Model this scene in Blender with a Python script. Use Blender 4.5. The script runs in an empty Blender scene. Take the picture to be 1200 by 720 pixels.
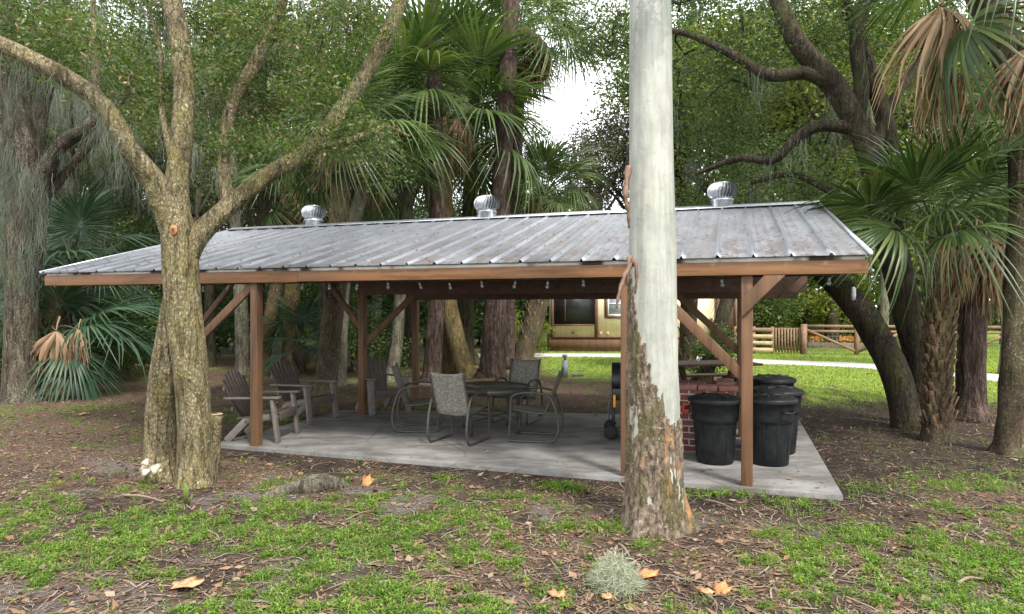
import bpy, math, random
import numpy as np
from mathutils import Vector, Matrix, noise as mnoise

PI = math.pi
rng = np.random.default_rng(7)
random.seed(7)
scene = bpy.context.scene
col = scene.collection
F, HC = 770.0, 1.75                      # focal length in photo pixels, camera height


def gp(u, v, z=0.0):
    """point of the ground (height z) seen at a photo pixel"""
    Y = F * (HC - z) / (v - 360.0)
    return np.array([(u - 600.0) / F * Y, Y, z])


def dp(u, v, Y):
    """point seen at a photo pixel, Y metres away"""
    return np.array([(u - 600.0) / F * Y, Y, HC + (360.0 - v) / F * Y])


# ------------------------------------------------------------------ mesh helpers
class B:
    def __init__(s):
        s.V, s.Q, s.T, s.n = [], [], [], 0

    def add(s, V, Q=None, T=None):
        V = np.asarray(V, float).reshape(-1, 3)
        if Q is not None and len(Q):
            s.Q.append(np.asarray(Q, int).reshape(-1, 4) + s.n)
        if T is not None and len(T):
            s.T.append(np.asarray(T, int).reshape(-1, 3) + s.n)
        s.V.append(V)
        s.n += len(V)
        return s

    def box(s, c, size, R=None):
        c = np.asarray(c, float); h = np.asarray(size, float) / 2
        v = np.array([[x, y, z] for x in (-1, 1) for y in (-1, 1) for z in (-1, 1)], float) * h
        if R is not None:
            v = v @ np.asarray(R).T
        f = [(0, 1, 3, 2), (4, 6, 7, 5), (0, 4, 5, 1), (2, 3, 7, 6), (0, 2, 6, 4), (1, 5, 7, 3)]
        return s.add(v + c, f)

    def beam(s, p0, p1, w, h, up=(0, 0, 1)):
        p0 = np.asarray(p0, float); p1 = np.asarray(p1, float)
        d = p1 - p0; L = np.linalg.norm(d); d /= L
        up = np.asarray(up, float)
        if abs(np.dot(up, d)) > .98:
            up = np.array([1., 0, 0])
        sd = np.cross(up, d); sd /= np.linalg.norm(sd)
        u2 = np.cross(d, sd)
        R = np.stack([d, sd, u2], 1)
        return s.box((p0 + p1) / 2, (L, w, h), R)

    def tube(s, path, rad, n=8, res=1, amp=0, freq=4, cap=True, flare=0, seed=0, squash=None):
        V, Q, T = tube_geo(path, rad, n, res, amp, freq, cap, flare, seed)
        return s.add(V, Q, T)

    def lathe(s, prof, c=(0, 0, 0), n=24, cap=True):
        prof = np.asarray(prof, float); m = len(prof)
        a = np.linspace(0, 2 * PI, n, endpoint=False)
        V = np.stack([prof[:, None, 0] * np.cos(a), prof[:, None, 0] * np.sin(a), np.repeat(prof[:, 1:2], n, 1)], -1).reshape(-1, 3)
        Q = [(i * n + j, i * n + (j + 1) % n, (i + 1) * n + (j + 1) % n, (i + 1) * n + j) for i in range(m - 1) for j in range(n)]
        T = []
        if cap:
            V = np.vstack([V, [[0, 0, prof[0, 1]], [0, 0, prof[-1, 1]]]])
            T = [(m * n, (j + 1) % n, j) for j in range(n)] + [(m * n + 1, (m - 1) * n + j, (m - 1) * n + (j + 1) % n) for j in range(n)]
        return s.add(V + np.asarray(c, float), Q, T)

    def rot(s, R):
        s.V = [v @ np.asarray(R).T for v in s.V]
        return s

    def arrays(s):
        V = np.vstack(s.V)
        Q = np.vstack(s.Q) if s.Q else np.zeros((0, 4), int)
        T = np.vstack(s.T) if s.T else np.zeros((0, 3), int)
        return V, Q, T

    def mesh(s, name, off=(0, 0, 0), smooth=False):
        V, Q, T = s.arrays()
        return make_mesh(name, V - np.asarray(off, float), Q, T, smooth)

    def build(s, name, mat, parent=None, world=True, smooth=False, bevel=0, loc=None):
        off = (0, 0, 0)
        if parent is not None and world:
            off = np.array(parent.location)
            if parent.parent is not None:
                off = off + np.array(parent.parent.location)
        elif loc is not None:
            off = np.asarray(loc, float)
        o = bpy.data.objects.new(name, s.mesh(name, off, smooth))
        o.data.materials.append(mat)
        col.objects.link(o)
        o.parent = parent
        if parent is None and loc is not None:
            o.location = loc
        if bevel:
            md = o.modifiers.new('Bevel', 'BEVEL'); md.width = bevel; md.segments = 2; md.limit_method = 'ANGLE'
        return o


def make_mesh(name, V, Q, T, smooth=False):
    me = bpy.data.meshes.new(name)
    me.vertices.add(len(V))
    me.vertices.foreach_set('co', np.ascontiguousarray(V, np.float32).ravel())
    li = np.concatenate([Q.ravel(), T.ravel()]).astype(np.int32)
    ls = np.concatenate([np.arange(len(Q)) * 4, len(Q) * 4 + np.arange(len(T)) * 3]).astype(np.int32)
    me.loops.add(len(li)); me.loops.foreach_set('vertex_index', li)
    me.polygons.add(len(ls)); me.polygons.foreach_set('loop_start', ls)
    if smooth:
        me.polygons.foreach_set('use_smooth', np.ones(len(ls), bool))
    me.update(calc_edges=True)
    me.validate()
    return me


def catmull(P, res):
    P = np.asarray(P, float)
    if res <= 1 or len(P) < 3:
        return P
    E = np.vstack([2 * P[0] - P[1], P, 2 * P[-1] - P[-2]])
    out = []
    for i in range(1, len(E) - 2):
        for t in np.linspace(0, 1, res, endpoint=False):
            a, b, c, d = E[i - 1], E[i], E[i + 1], E[i + 2]
            out.append(.5 * (2 * b + (c - a) * t + (2 * a - 5 * b + 4 * c - d) * t * t + (3 * b - 3 * c + d - a) * t ** 3))
    out.append(P[-1])
    return np.array(out)


def tube_geo(path, rad, n=8, res=1, amp=0, freq=4, cap=True, flare=0, seed=0):
    path = np.asarray(path, float)
    rad = np.full(len(path), rad, float) if np.isscalar(rad) else np.asarray(rad, float)
    if res > 1:
        full = catmull(np.hstack([path, rad[:, None]]), res)
        path, rad = full[:, :3], np.maximum(full[:, 3], .0005)
    m = len(path)
    tg = np.gradient(path, axis=0); tg /= np.linalg.norm(tg, axis=1)[:, None] + 1e-9
    ref = np.array([0, 1., 0]) if abs(tg[0][1]) < .9 else np.array([1., 0, 0])
    V = np.zeros((m, n, 3)); a = np.linspace(0, 2 * PI, n, endpoint=False)
    for i in range(m):
        s_ = np.cross(ref, tg[i]); s_ /= np.linalg.norm(s_) + 1e-9
        ref = np.cross(tg[i], s_)
        r = np.full(n, rad[i])
        if amp or flare:
            for j in range(n):
                ca, sa = math.cos(a[j]), math.sin(a[j])
                q = Vector((ca * freq * .5 + seed * 7.3, sa * freq * .5, i / m * 2 * freq + seed))
                r[j] *= 1 + amp * mnoise.noise(q) + amp * .5 * mnoise.noise(q * 2.7)
                if flare:
                    zf = max(0, 1 - path[i][2] / .35)
                    r[j] *= 1 + flare * zf ** 2 * (.55 + .6 * mnoise.noise(Vector((ca * 1.6 + seed, sa * 1.6, 2.2))) + .25 * math.cos(5 * a[j] + seed))
        V[i] = path[i] + r[:, None] * (np.cos(a)[:, None] * s_ + np.sin(a)[:, None] * ref)
    i, j = np.meshgrid(np.arange(m - 1), np.arange(n), indexing='ij')
    Q = np.stack([i * n + j, i * n + (j + 1) % n, (i + 1) * n + (j + 1) % n, (i + 1) * n + j], -1).reshape(-1, 4)
    V = V.reshape(-1, 3); T = []
    if cap:
        V = np.vstack([V, path[:1], path[-1:]])
        T = [(m * n, (k + 1) % n, k) for k in range(n)] + [(m * n + 1, (m - 1) * n + k, (m - 1) * n + (k + 1) % n) for k in range(n)]
    return V, Q, np.array(T, int).reshape(-1, 3)


def unit(v):
    return v / (np.linalg.norm(v, axis=-1, keepdims=True) + 1e-9)


def leaf_quads(b, C, L, W, droop=.25, r=rng, fold=.15):
    """one pointed leaf (two folded faces) at every point of C"""
    n = len(C)
    ax = unit(r.normal(size=(n, 3)) * [1, 1, .7] - [0, 0, droop])
    sd = unit(np.cross(ax, r.normal(size=(n, 3))))
    nm = np.cross(ax, sd)
    ln = L * r.uniform(.65, 1.25, (n, 1)); wd = W * r.uniform(.7, 1.2, (n, 1))
    a = C; t = C + ax * ln
    l = C + ax * ln * .45 + sd * wd * .5 + nm * wd * fold
    q = C + ax * ln * .45 - sd * wd * .5 + nm * wd * fold
    V = np.stack([a, l, t, q], 1).reshape(-1, 3)
    b.add(V, np.arange(4 * n).reshape(-1, 4))


def strands(b, P, length, width, r=rng, sway=.12, seg=4):
    """hanging ribbons"""
    n = len(P)
    ln = length * r.uniform(.35, 1.2, n)
    d = r.normal(size=(n, 2)) * sway
    ang = r.uniform(0, PI, n)
    sd = np.stack([np.cos(ang), np.sin(ang), np.zeros(n)], 1)
    rows = []
    for k in range(seg + 1):
        t = k / seg
        c = P + np.stack([d[:, 0] * t * ln + r.normal(size=n) * (.06 * ln * t + .008), d[:, 1] * t * ln + r.normal(size=n) * (.06 * ln * t + .008), -ln * t], 1)
        w = (width * (1 - .75 * t) * r.uniform(.6, 1.3, n))[:, None]
        rows.append(np.stack([c - sd * w / 2, c + sd * w / 2], 1))
    V = np.stack(rows, 1)                                  # n, seg+1, 2, 3
    base = (np.arange(n) * (seg + 1) * 2)[:, None]
    k = np.arange(seg)[None, :] * 2
    Q = np.stack([base + k, base + k + 1, base + k + 3, base + k + 2], -1).reshape(-1, 4)
    b.add(V.reshape(-1, 3), Q)


# ------------------------------------------------------------------ materials
def mk(name, rough=.8, spec=.3):
    m = bpy.data.materials.new(name); m.use_nodes = True
    nt = m.node_tree; bs = nt.nodes['Principled BSDF']
    bs.inputs['Roughness'].default_value = rough
    bs.inputs['Specular IOR Level'].default_value = spec
    return m, nt, bs


def coord(nt, kind='Object', scale=(1, 1, 1)):
    tc = nt.nodes.new('ShaderNodeTexCoord'); mp = nt.nodes.new('ShaderNodeMapping')
    mp.inputs['Scale'].default_value = scale
    nt.links.new(tc.outputs[kind], mp.inputs['Vector'])
    return mp.outputs['Vector']


def nz(nt, vec, scale, detail=4, rough=.6, dist=0):
    n = nt.nodes.new('ShaderNodeTexNoise')
    n.inputs['Scale'].default_value = scale; n.inputs['Detail'].default_value = detail
    n.inputs['Roughness'].default_value = rough; n.inputs['Distortion'].default_value = dist
    nt.links.new(vec, n.inputs['Vector'])
    return n.outputs['Fac']


def nzc(nt, vec, scale):
    n = nt.nodes.new('ShaderNodeTexNoise'); n.inputs['Scale'].default_value = scale; n.inputs['Detail'].default_value = 3
    nt.links.new(vec, n.inputs['Vector'])
    return n.outputs['Color']


def vor(nt, vec, scale, feature='F1', out='Distance'):
    n = nt.nodes.new('ShaderNodeTexVoronoi'); n.feature = feature
    n.inputs['Scale'].default_value = scale
    nt.links.new(vec, n.inputs['Vector'])
    return n.outputs[out]


def ramp(nt, fac, stops):
    n = nt.nodes.new('ShaderNodeValToRGB'); e = n.color_ramp.elements
    while len(e) < len(stops):
        e.new(.5)
    for k, (p, c) in enumerate(stops):
        e[k].position = p
        e[k].color = (*c, 1) if len(c) == 3 else c
    nt.links.new(fac, n.inputs['Fac'])
    return n.outputs['Color']


def g(x):
    return (x, x, x)


def mix(nt, fac, a, b, mode='MIX'):
    n = nt.nodes.new('ShaderNodeMix'); n.data_type = 'RGBA'; n.blend_type = mode
    for sock, val in ((n.inputs[0], fac), (n.inputs[6], a), (n.inputs[7], b)):
        if isinstance(val, (int, float)):
            sock.default_value = val
        elif isinstance(val, tuple):
            sock.default_value = (*val, 1)
        else:
            nt.links.new(val, sock)
    return n.outputs[2]


def mth(nt, op, a, b=0.0):
    n = nt.nodes.new('ShaderNodeMath'); n.operation = op
    for sock, val in ((n.inputs[0], a), (n.inputs[1], b)):
        if isinstance(val, (int, float)):
            sock.default_value = val
        else:
            nt.links.new(val, sock)
    return n.outputs[0]


def bump(nt, bs, h, strength=.5, dist=.02):
    n = nt.nodes.new('ShaderNodeBump')
    n.inputs['Strength'].default_value = strength; n.inputs['Distance'].default_value = dist
    nt.links.new(h, n.inputs['Height']); nt.links.new(n.outputs[0], bs.inputs['Normal'])


def setc(nt, bs, c):
    if isinstance(c, tuple):
        bs.inputs['Base Color'].default_value = (*c, 1)
    else:
        nt.links.new(c, bs.inputs['Base Color'])


def island(nt):
    return nt.nodes.new('ShaderNodeNewGeometry').outputs['Random Per Island']


def leaf_mat(name, cols, trans=.35, rough=.45, clump=.6, clump_scale=1.3):
    m = bpy.data.materials.new(name); m.use_nodes = True
    nt = m.node_tree; bs = nt.nodes['Principled BSDF']; out = nt.nodes['Material Output']
    k = len(cols)
    c = ramp(nt, island(nt), [(i / max(1, k - 1), x) for i, x in enumerate(cols)])
    cl = nz(nt, coord(nt), clump_scale, 2)
    c2 = mix(nt, ramp(nt, cl, [(.35, g(0)), (.65, g(1))]), mix(nt, clump, c, tuple(np.array(cols[0]) * .75)), c)
    setc(nt, bs, c2)
    bs.inputs['Roughness'].default_value = rough; bs.inputs['Specular IOR Level'].default_value = .35
    tr = nt.nodes.new('ShaderNodeBsdfTranslucent')
    nt.links.new(mix(nt, 1.0, c2, (1.0, 1.15, .5), 'MULTIPLY'), tr.inputs['Color'])
    mx = nt.nodes.new('ShaderNodeMixShader'); mx.inputs[0].default_value = trans
    nt.links.new(bs.outputs[0], mx.inputs[1]); nt.links.new(tr.outputs[0], mx.inputs[2])
    nt.links.new(mx.outputs[0], out.inputs['Surface'])
    return m


def bark_mat(name, dark, mid, light, moss=None, lichen=None, scale=14, stretch=.25, strength=.8, mossamt=.5):
    m, nt, bs = mk(name, .9, .15)
    v = coord(nt, 'Object', (1, 1, stretch))
    a = nz(nt, v, scale * 1.5, 7, .72, .5)
    vw = mix(nt, .035, v, nzc(nt, v, scale * .8), 'ADD')
    f = vor(nt, vw, scale * 2.6, 'DISTANCE_TO_EDGE')
    c = ramp(nt, a, [(.3, dark), (.5, mid), (.72, light)])
    crack = ramp(nt, f, [(0, g(.35)), (.16, g(1))])
    c = mix(nt, .65, c, crack, 'MULTIPLY')
    if moss:
        mm = ramp(nt, nz(nt, coord(nt), 2.2, 4, .65), [(.5 - .12 * mossamt, g(0)), (.72 - .12 * mossamt, g(1))])
        c = mix(nt, mth(nt, 'MULTIPLY', mm, .75), c, moss)
    if lichen:
        lm = ramp(nt, nz(nt, coord(nt, 'Object', (1, 1, .7)), 48, 4, .65), [(.56, g(0)), (.66, g(.9))])
        lm2 = ramp(nt, nz(nt, coord(nt), 3.0, 2), [(.4, g(.15)), (.6, g(1))])
        c = mix(nt, mth(nt, 'MULTIPLY', lm, lm2), c, lichen)
    big = ramp(nt, nz(nt, coord(nt, 'Object', (1, 1, .45)), 3.4, 5, .65), [(.34, g(.5)), (.52, g(1.0)), (.7, g(1.35))])
    c = mix(nt, .85, c, big, 'MULTIPLY')
    fis = ramp(nt, nz(nt, coord(nt, 'Object', (1, 1, .13)), scale * 1.8, 4, .6, .3), [(.36, g(.35)), (.47, g(1))])
    c = mix(nt, .6, c, fis, 'MULTIPLY')
    setc(nt, bs, c)
    bump(nt, bs, mth(nt, 'ADD', mth(nt, 'ADD', a, mth(nt, 'MULTIPLY', f, .9)), fis), strength, .03)
    return m


def paint_mat(name, c, var=.25, rough=.55, scale=5, grain=True, along=(1, 1, 1)):
    m, nt, bs = mk(name, rough, .35)
    v = coord(nt, 'Object', along)
    n1 = nz(nt, v, scale, 5, .65); n2 = nz(nt, v, 45, 3); n4 = nz(nt, coord(nt, 'Object', tuple(np.array(along) * np.array(along))), 22, 5, .7)
    d = tuple(np.array(c) * (1 - var)); l = tuple(np.minimum(np.array(c) * (1 + var), 1))
    cc = ramp(nt, n1, [(.3, d), (.7, l)])
    cc = mix(nt, ramp(nt, n2, [(.62, g(0)), (.75, g(.5))]), cc, tuple(np.array(c) * .5))
    cc = mix(nt, .75, cc, ramp(nt, n4, [(.36, g(.5)), (.48, g(1)), (.66, g(1.18))]), 'MULTIPLY')
    setc(nt, bs, cc)
    if grain:
        bump(nt, bs, n2, .12, .004)
    return m


def plain(name, c, rough=.6, metal=0, spec=.4, var=.15, scale=20):
    m, nt, bs = mk(name, rough, spec)
    n1 = nz(nt, coord(nt), scale, 4)
    setc(nt, bs, ramp(nt, n1, [(.3, tuple(np.array(c) * (1 - var))), (.7, tuple(np.minimum(1, np.array(c) * (1 + var))))]))
    bs.inputs['Metallic'].default_value = metal
    return m


M = {}
M['oak_leaf'] = leaf_mat('oak_leaf', [(.042, .078, .018), (.078, .13, .025), (.13, .185, .036), (.19, .22, .06)], .4)
M['oak_leaf_far'] = leaf_mat('oak_leaf_far', [(.05, .085, .024), (.085, .14, .033), (.135, .195, .05), (.19, .21, .085)], .42)
M['dark_leaf'] = leaf_mat('dark_leaf', [(.034, .068, .02), (.058, .11, .028), (.095, .16, .04)], .38)
M['pale_leaf'] = leaf_mat('pale_leaf', [(.09, .135, .028), (.15, .195, .04), (.22, .25, .05), (.3, .27, .07)], .42)
M['yellow_leaf'] = leaf_mat('yellow_leaf', [(.09, .15, .025), (.17, .22, .03), (.30, .29, .04), (.22, .26, .06)], .4)
M['brown_leaf'] = leaf_mat('brown_leaf', [(.045, .05, .03), (.075, .065, .035), (.11, .085, .05)], .3)
M['frond'] = leaf_mat('frond', [(.032, .06, .02), (.058, .10, .03), (.10, .15, .045), (.15, .18, .06)], .32, .36, .35)
M['frond_blue'] = leaf_mat('frond_blue', [(.028, .06, .034), (.05, .095, .05), (.085, .135, .075)], .25, .4, .3)
M['dead_frond'] = leaf_mat('dead_frond', [(.12, .07, .04), (.24, .15, .085), (.36, .24, .14), (.46, .33, .2), (.3, .21, .135)], .25, .75, .4, 4)
M['moss'] = leaf_mat('moss', [(.10, .115, .09), (.17, .19, .15), (.26, .275, .225)], .3, .9, .4, 2)
M['moss_pale'] = leaf_mat('moss_pale', [(.28, .30, .22), (.38, .40, .31), (.48, .49, .4)], .3, .9, .2, 2)
M['weed'] = leaf_mat('weed', [(.045, .105, .012), (.095, .21, .018), (.17, .32, .026), (.27, .34, .06), (.2, .23, .08)], .4, .5, .45, 3.0)
M['lawn'] = leaf_mat('lawn', [(.13, .2, .035), (.2, .28, .045), (.27, .33, .06), (.34, .34, .1)], .35, .6, .3, .5)
M['litter'] = leaf_mat('litter', [(.06, .035, .022), (.12, .066, .036), (.2, .115, .065), (.27, .17, .1), (.2, .10, .05), (.32, .25, .17), (.1, .06, .04)], .1, .8, .3)
M['twig'] = leaf_mat('twig', [(.07, .045, .03), (.14, .095, .065), (.25, .19, .14), (.3, .25, .2)], 0, .85, .3)
M['orange_leaf'] = plain('orange_leaf', (.42, .17, .06), .7, var=.4, scale=30)
M['tan_leaf'] = plain('tan_leaf', (.38, .2, .1), .7, var=.4, scale=30)

M['oak_bark'] = bark_mat('oak_bark', (.085, .068, .038), (.215, .175, .10), (.36, .30, .19), (.14, .125, .035), (.46, .45, .34), 15, .42, 1.0, .45)
M['moss_bark'] = bark_mat('moss_bark', (.06, .05, .037), (.14, .12, .09), (.26, .24, .19), (.10, .12, .06), (.38, .40, .33), 12, .3, .8, .5)
M['old_bark'] = bark_mat('old_bark', (.03, .022, .016), (.085, .065, .047), (.17, .14, .11), (.085, .095, .055), (.3, .31, .26), 9, .25, 1.0, .4)
M['dark_bark'] = bark_mat('dark_bark', (.028, .022, .016), (.06, .048, .034), (.11, .09, .065), (.06, .062, .022), None, 14, .3, .9, .5)
M['pine_bark'] = bark_mat('pine_bark', (.028, .019, .015), (.085, .058, .046), (.18, .135, .112), None, None, 11, .22, 1.0)
M['palm_trunk'] = bark_mat('palm_trunk', (.04, .028, .019), (.11, .08, .052), (.21, .165, .115), (.12, .12, .05), (.36, .35, .28), 20, 1.6, .7, .4)
M['pale_trunk'] = bark_mat('pale_trunk', (.09, .078, .06), (.19, .17, .135), (.31, .29, .24), (.18, .19, .10), None, 18, 1.0, .5, .3)
M['boot'] = bark_mat('boot', (.08, .048, .028), (.2, .13, .078), (.36, .26, .17), (.14, .13, .05), None, 18, .3, .7, .3)
M['orange_bark'] = bark_mat('orange_bark', (.065, .042, .022), (.17, .115, .055), (.3, .22, .12), (.12, .11, .03), (.36, .34, .24), 16, .6, .8, .7)


def gum_mat():
    m, nt, bs = mk('gum_skin', .55, .3)
    v = coord(nt, 'Object', (1, 1, .35))
    c = ramp(nt, nz(nt, v, 5, 5, .6), [(.3, (.24, .245, .215)), (.5, (.31, .315, .275)), (.72, (.38, .38, .33))])
    stain = ramp(nt, nz(nt, coord(nt, 'Object', (1, 1, .4)), 3.3, 4, .6), [(.58, g(0)), (.74, g(.6))])
    c = mix(nt, stain, c, (.34, .37, .19))
    rust = ramp(nt, nz(nt, coord(nt, 'Object', (5, 5, .6)), 2.4, 4, .6), [(.64, g(0)), (.74, g(.55))])
    c = mix(nt, rust, c, (.42, .28, .18))
    # grey weathered patches high on the stem
    sx = nt.nodes.new('ShaderNodeSeparateXYZ'); tc = nt.nodes.new('ShaderNodeTexCoord')
    nt.links.new(tc.outputs['Object'], sx.inputs[0])
    hi = mth(nt, 'MULTIPLY', mth(nt, 'SUBTRACT', sx.outputs['Z'], 3.05), .9)
    hi = ramp(nt, hi, [(0.2, g(0)), (.9, g(1))])
    patch = ramp(nt, nz(nt, coord(nt, 'Object', (1, 1, .7)), 3.0, 7, .66), [(.49, g(0)), (.515, g(1))])
    c = mix(nt, mth(nt, 'MULTIPLY', mth(nt, 'MULTIPLY', patch, hi), .8), c, (.16, .175, .155))
    fleck = ramp(nt, nz(nt, coord(nt), 30, 3, .6), [(.68, g(0)), (.76, g(.35))])
    c = mix(nt, fleck, c, (.25, .23, .18))
    line = ramp(nt, nz(nt, coord(nt, 'Object', (.6, .6, 5)), 3.0, 3, .5), [(.6, g(0)), (.72, g(.3))])
    c = mix(nt, line, c, (.28, .30, .27))
    streak = ramp(nt, nz(nt, coord(nt, 'Object', (9, 9, .5)), 3, 5, .6), [(.35, g(.78)), (.6, g(1.08))])
    c = mix(nt, .7, c, streak, 'MULTIPLY')
    blot = ramp(nt, nz(nt, coord(nt, 'Object', (1, 1, .6)), 7, 6, .7), [(.36, g(.8)), (.55, g(1.05))])
    c = mix(nt, .7, c, blot, 'MULTIPLY')
    setc(nt, bs, c)
    bump(nt, bs, mth(nt, 'ADD', nz(nt, v, 9, 5, .6), mth(nt, 'MULTIPLY', patch, .6)), .3, .008)
    return m


M['gum'] = gum_mat()


def gum_bark_mat():
    m, nt, bs = mk('gum_bark', .92, .15)
    v = coord(nt, 'Object', (1, 1, .3))
    a = nz(nt, coord(nt, 'Object', (1, 1, .55)), 26, 8, .75, .6)
    c = ramp(nt, a, [(.32, (.03, .022, .016)), (.45, (.10, .075, .052)), (.56, (.22, .17, .125)), (.68, (.38, .32, .25))])
    mm = ramp(nt, nz(nt, coord(nt, 'Object', (1, 1, .45)), 5, 4, .6), [(.48, g(0)), (.6, g(.75))])
    c = mix(nt, mth(nt, 'MULTIPLY', mm, ramp(nt, a, [(.3, g(.4)), (.6, g(1))])), c, (.075, .075, .02))
    oo = ramp(nt, nz(nt, coord(nt, 'Object', (1.4, 1.4, .3)), 4.1, 4, .6), [(.6, g(0)), (.68, g(.75))])
    c = mix(nt, oo, c, (.46, .24, .11))
    ll = ramp(nt, nz(nt, coord(nt), 42, 4, .6), [(.63, g(0)), (.68, g(.7))])
    c = mix(nt, ll, c, (.5, .48, .4))
    setc(nt, bs, c)
    bump(nt, bs, a, 1.0, .03)
    return m


M['gum_bark'] = gum_bark_mat()
M['peel'] = plain('peel', (.17, .10, .068), .8, var=.45, scale=18)
M['fascia'] = paint_mat('fascia', (.185, .088, .037), .2, .55, 3, True, (.25, 1, 1))
M['post'] = paint_mat('post', (.125, .064, .032), .28, .6, 5, True, (1, 1, .22))
M['timber_dark'] = paint_mat('timber_dark', (.095, .05, .034), .28, .6, 5)
def strip_mat():
    m, nt, bs = mk('white_trim', .7, .2)
    n1 = nz(nt, coord(nt, 'Object', (1, .1, .1)), 2.6, 2, .5)
    setc(nt, bs, ramp(nt, n1, [(.40, (.07, .055, .045)), (.46, (.6, .57, .53)), (.7, (.72, .7, .67))]))
    return m


M['white_trim'] = strip_mat()


def roof_mat():
    m, nt, bs = mk('roof_metal', .38, .5)
    v = coord(nt, 'Object', (1, .16, 1))
    tc = nt.nodes.new('ShaderNodeTexCoord'); sx = nt.nodes.new('ShaderNodeSeparateXYZ')
    nt.links.new(tc.outputs['Object'], sx.inputs[0])
    low = ramp(nt, mth(nt, 'MULTIPLY', sx.outputs['Y'], .28), [(.05, g(1)), (.55, g(.75)), (.95, g(.35))])
    base = ramp(nt, nz(nt, v, 6, 4), [(.3, (.20, .213, .238)), (.7, (.30, .318, .35))])
    dirt = ramp(nt, nz(nt, coord(nt, 'Object', (1, .4, 1)), 3.6, 8, .72), [(.42, g(0)), (.56, g(1))])
    rx = mth(nt, 'FRACT', mth(nt, 'DIVIDE', mth(nt, 'ADD', sx.outputs['X'], 10.15), 10.15 / 31))
    pan = ramp(nt, rx, [(.0, g(.05)), (.14, g(.05)), (.19, g(1)), (.9, g(1)), (1, g(.8))])
    film = ramp(nt, nz(nt, v, 1.1, 4), [(.3, g(.3)), (.65, g(.85))])
    dm = mth(nt, 'MULTIPLY', mth(nt, 'MULTIPLY', mth(nt, 'MAXIMUM', dirt, film), low), pan)
    c = mix(nt, mth(nt, 'MULTIPLY', dm, .85), base, (.075, .06, .048))
    sp = ramp(nt, nz(nt, coord(nt, 'Object', (1, .6, 1)), 17, 5, .7), [(.57, g(0)), (.64, g(.8))])
    c = mix(nt, sp, c, (.07, .052, .04))
    setc(nt, bs, c)
    mt = mth(nt, 'SUBTRACT', .6, mth(nt, 'MULTIPLY', dm, .5))
    nt.links.new(mt, bs.inputs['Metallic'])
    nt.links.new(mth(nt, 'ADD', .36, mth(nt, 'MULTIPLY', dm, .4)), bs.inputs['Roughness'])
    bump(nt, bs, nz(nt, v, 4, 3), .12, .01)
    return m


M['roof'] = roof_mat()
M['galv'] = plain('galv', (.5, .52, .55), .32, .85, var=.25)
M['vent_dark'] = plain('vent_dark', (.05, .05, .055), .6)


def concrete_mat():
    m, nt, bs = mk('concrete', .8, .25)
    v = coord(nt)
    c = ramp(nt, nz(nt, v, 1.3, 7, .62), [(.3, (.095, .09, .083)), (.5, (.16, .155, .147)), (.7, (.235, .23, .22))])
    st = ramp(nt, nz(nt, coord(nt, 'Object', (.5, 1.3, 1)), 3.1, 6, .66), [(.46, g(0)), (.62, g(.8))])
    c = mix(nt, st, c, (.08, .073, .064))
    sp = ramp(nt, nz(nt, v, 34, 4, .6), [(.6, g(0)), (.72, g(.5))])
    c = mix(nt, sp, c, (.10, .093, .083))
    cr = ramp(nt, vor(nt, v, .55, 'DISTANCE_TO_EDGE'), [(0, g(.55)), (.008, g(0))])
    c = mix(nt, cr, c, (.06, .054, .048))
    setc(nt, bs, c)
    bump(nt, bs, nz(nt, v, 28, 6, .65), .3, .006)
    return m


M['concrete'] = concrete_mat()


def path_mat():
    m, nt, bs = mk('path', .85, .2)
    v = coord(nt)
    setc(nt, bs, ramp(nt, nz(nt, v, 1.1, 6, .65), [(.3, (.36, .34, .31)), (.7, (.55, .53, .5))]))
    return m


M['path'] = path_mat()
M['asphalt'] = plain('asphalt', (.07, .07, .072), .9, scale=3, var=.3)


def brick_mat():
    m, nt, bs = mk('brick', .85, .2)
    t = nt.nodes.new('ShaderNodeTexBrick')
    tc = nt.nodes.new('ShaderNodeTexCoord'); sx = nt.nodes.new('ShaderNodeSeparateXYZ'); cb = nt.nodes.new('ShaderNodeCombineXYZ')
    nt.links.new(tc.outputs['Object'], sx.inputs[0])
    nt.links.new(mth(nt, 'ADD', sx.outputs['X'], sx.outputs['Y']), cb.inputs['X']); nt.links.new(sx.outputs['Z'], cb.inputs['Y'])
    nt.links.new(cb.outputs[0], t.inputs['Vector'])
    t.inputs['Scale'].default_value = 1
    t.inputs['Brick Width'].default_value = .21; t.inputs['Row Height'].default_value = .075
    t.inputs['Mortar Size'].default_value = .008; t.inputs['Mortar Smooth'].default_value = .2
    t.inputs['Color1'].default_value = (.105, .04, .034, 1); t.inputs['Color2'].default_value = (.175, .065, .05, 1)
    t.inputs['Mortar'].default_value = (.33, .31, .29, 1); t.inputs['Bias'].default_value = -.1
    n = nz(nt, coord(nt), 18, 5)
    c = mix(nt, .6, t.outputs['Color'], ramp(nt, n, [(.3, g(.6)), (.65, g(1.1))]), 'MULTIPLY')
    setc(nt, bs, c)
    bump(nt, bs, mth(nt, 'SUBTRACT', n, mth(nt, 'MULTIPLY', t.outputs['Fac'], 2)), .5, .006)
    return m


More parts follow.
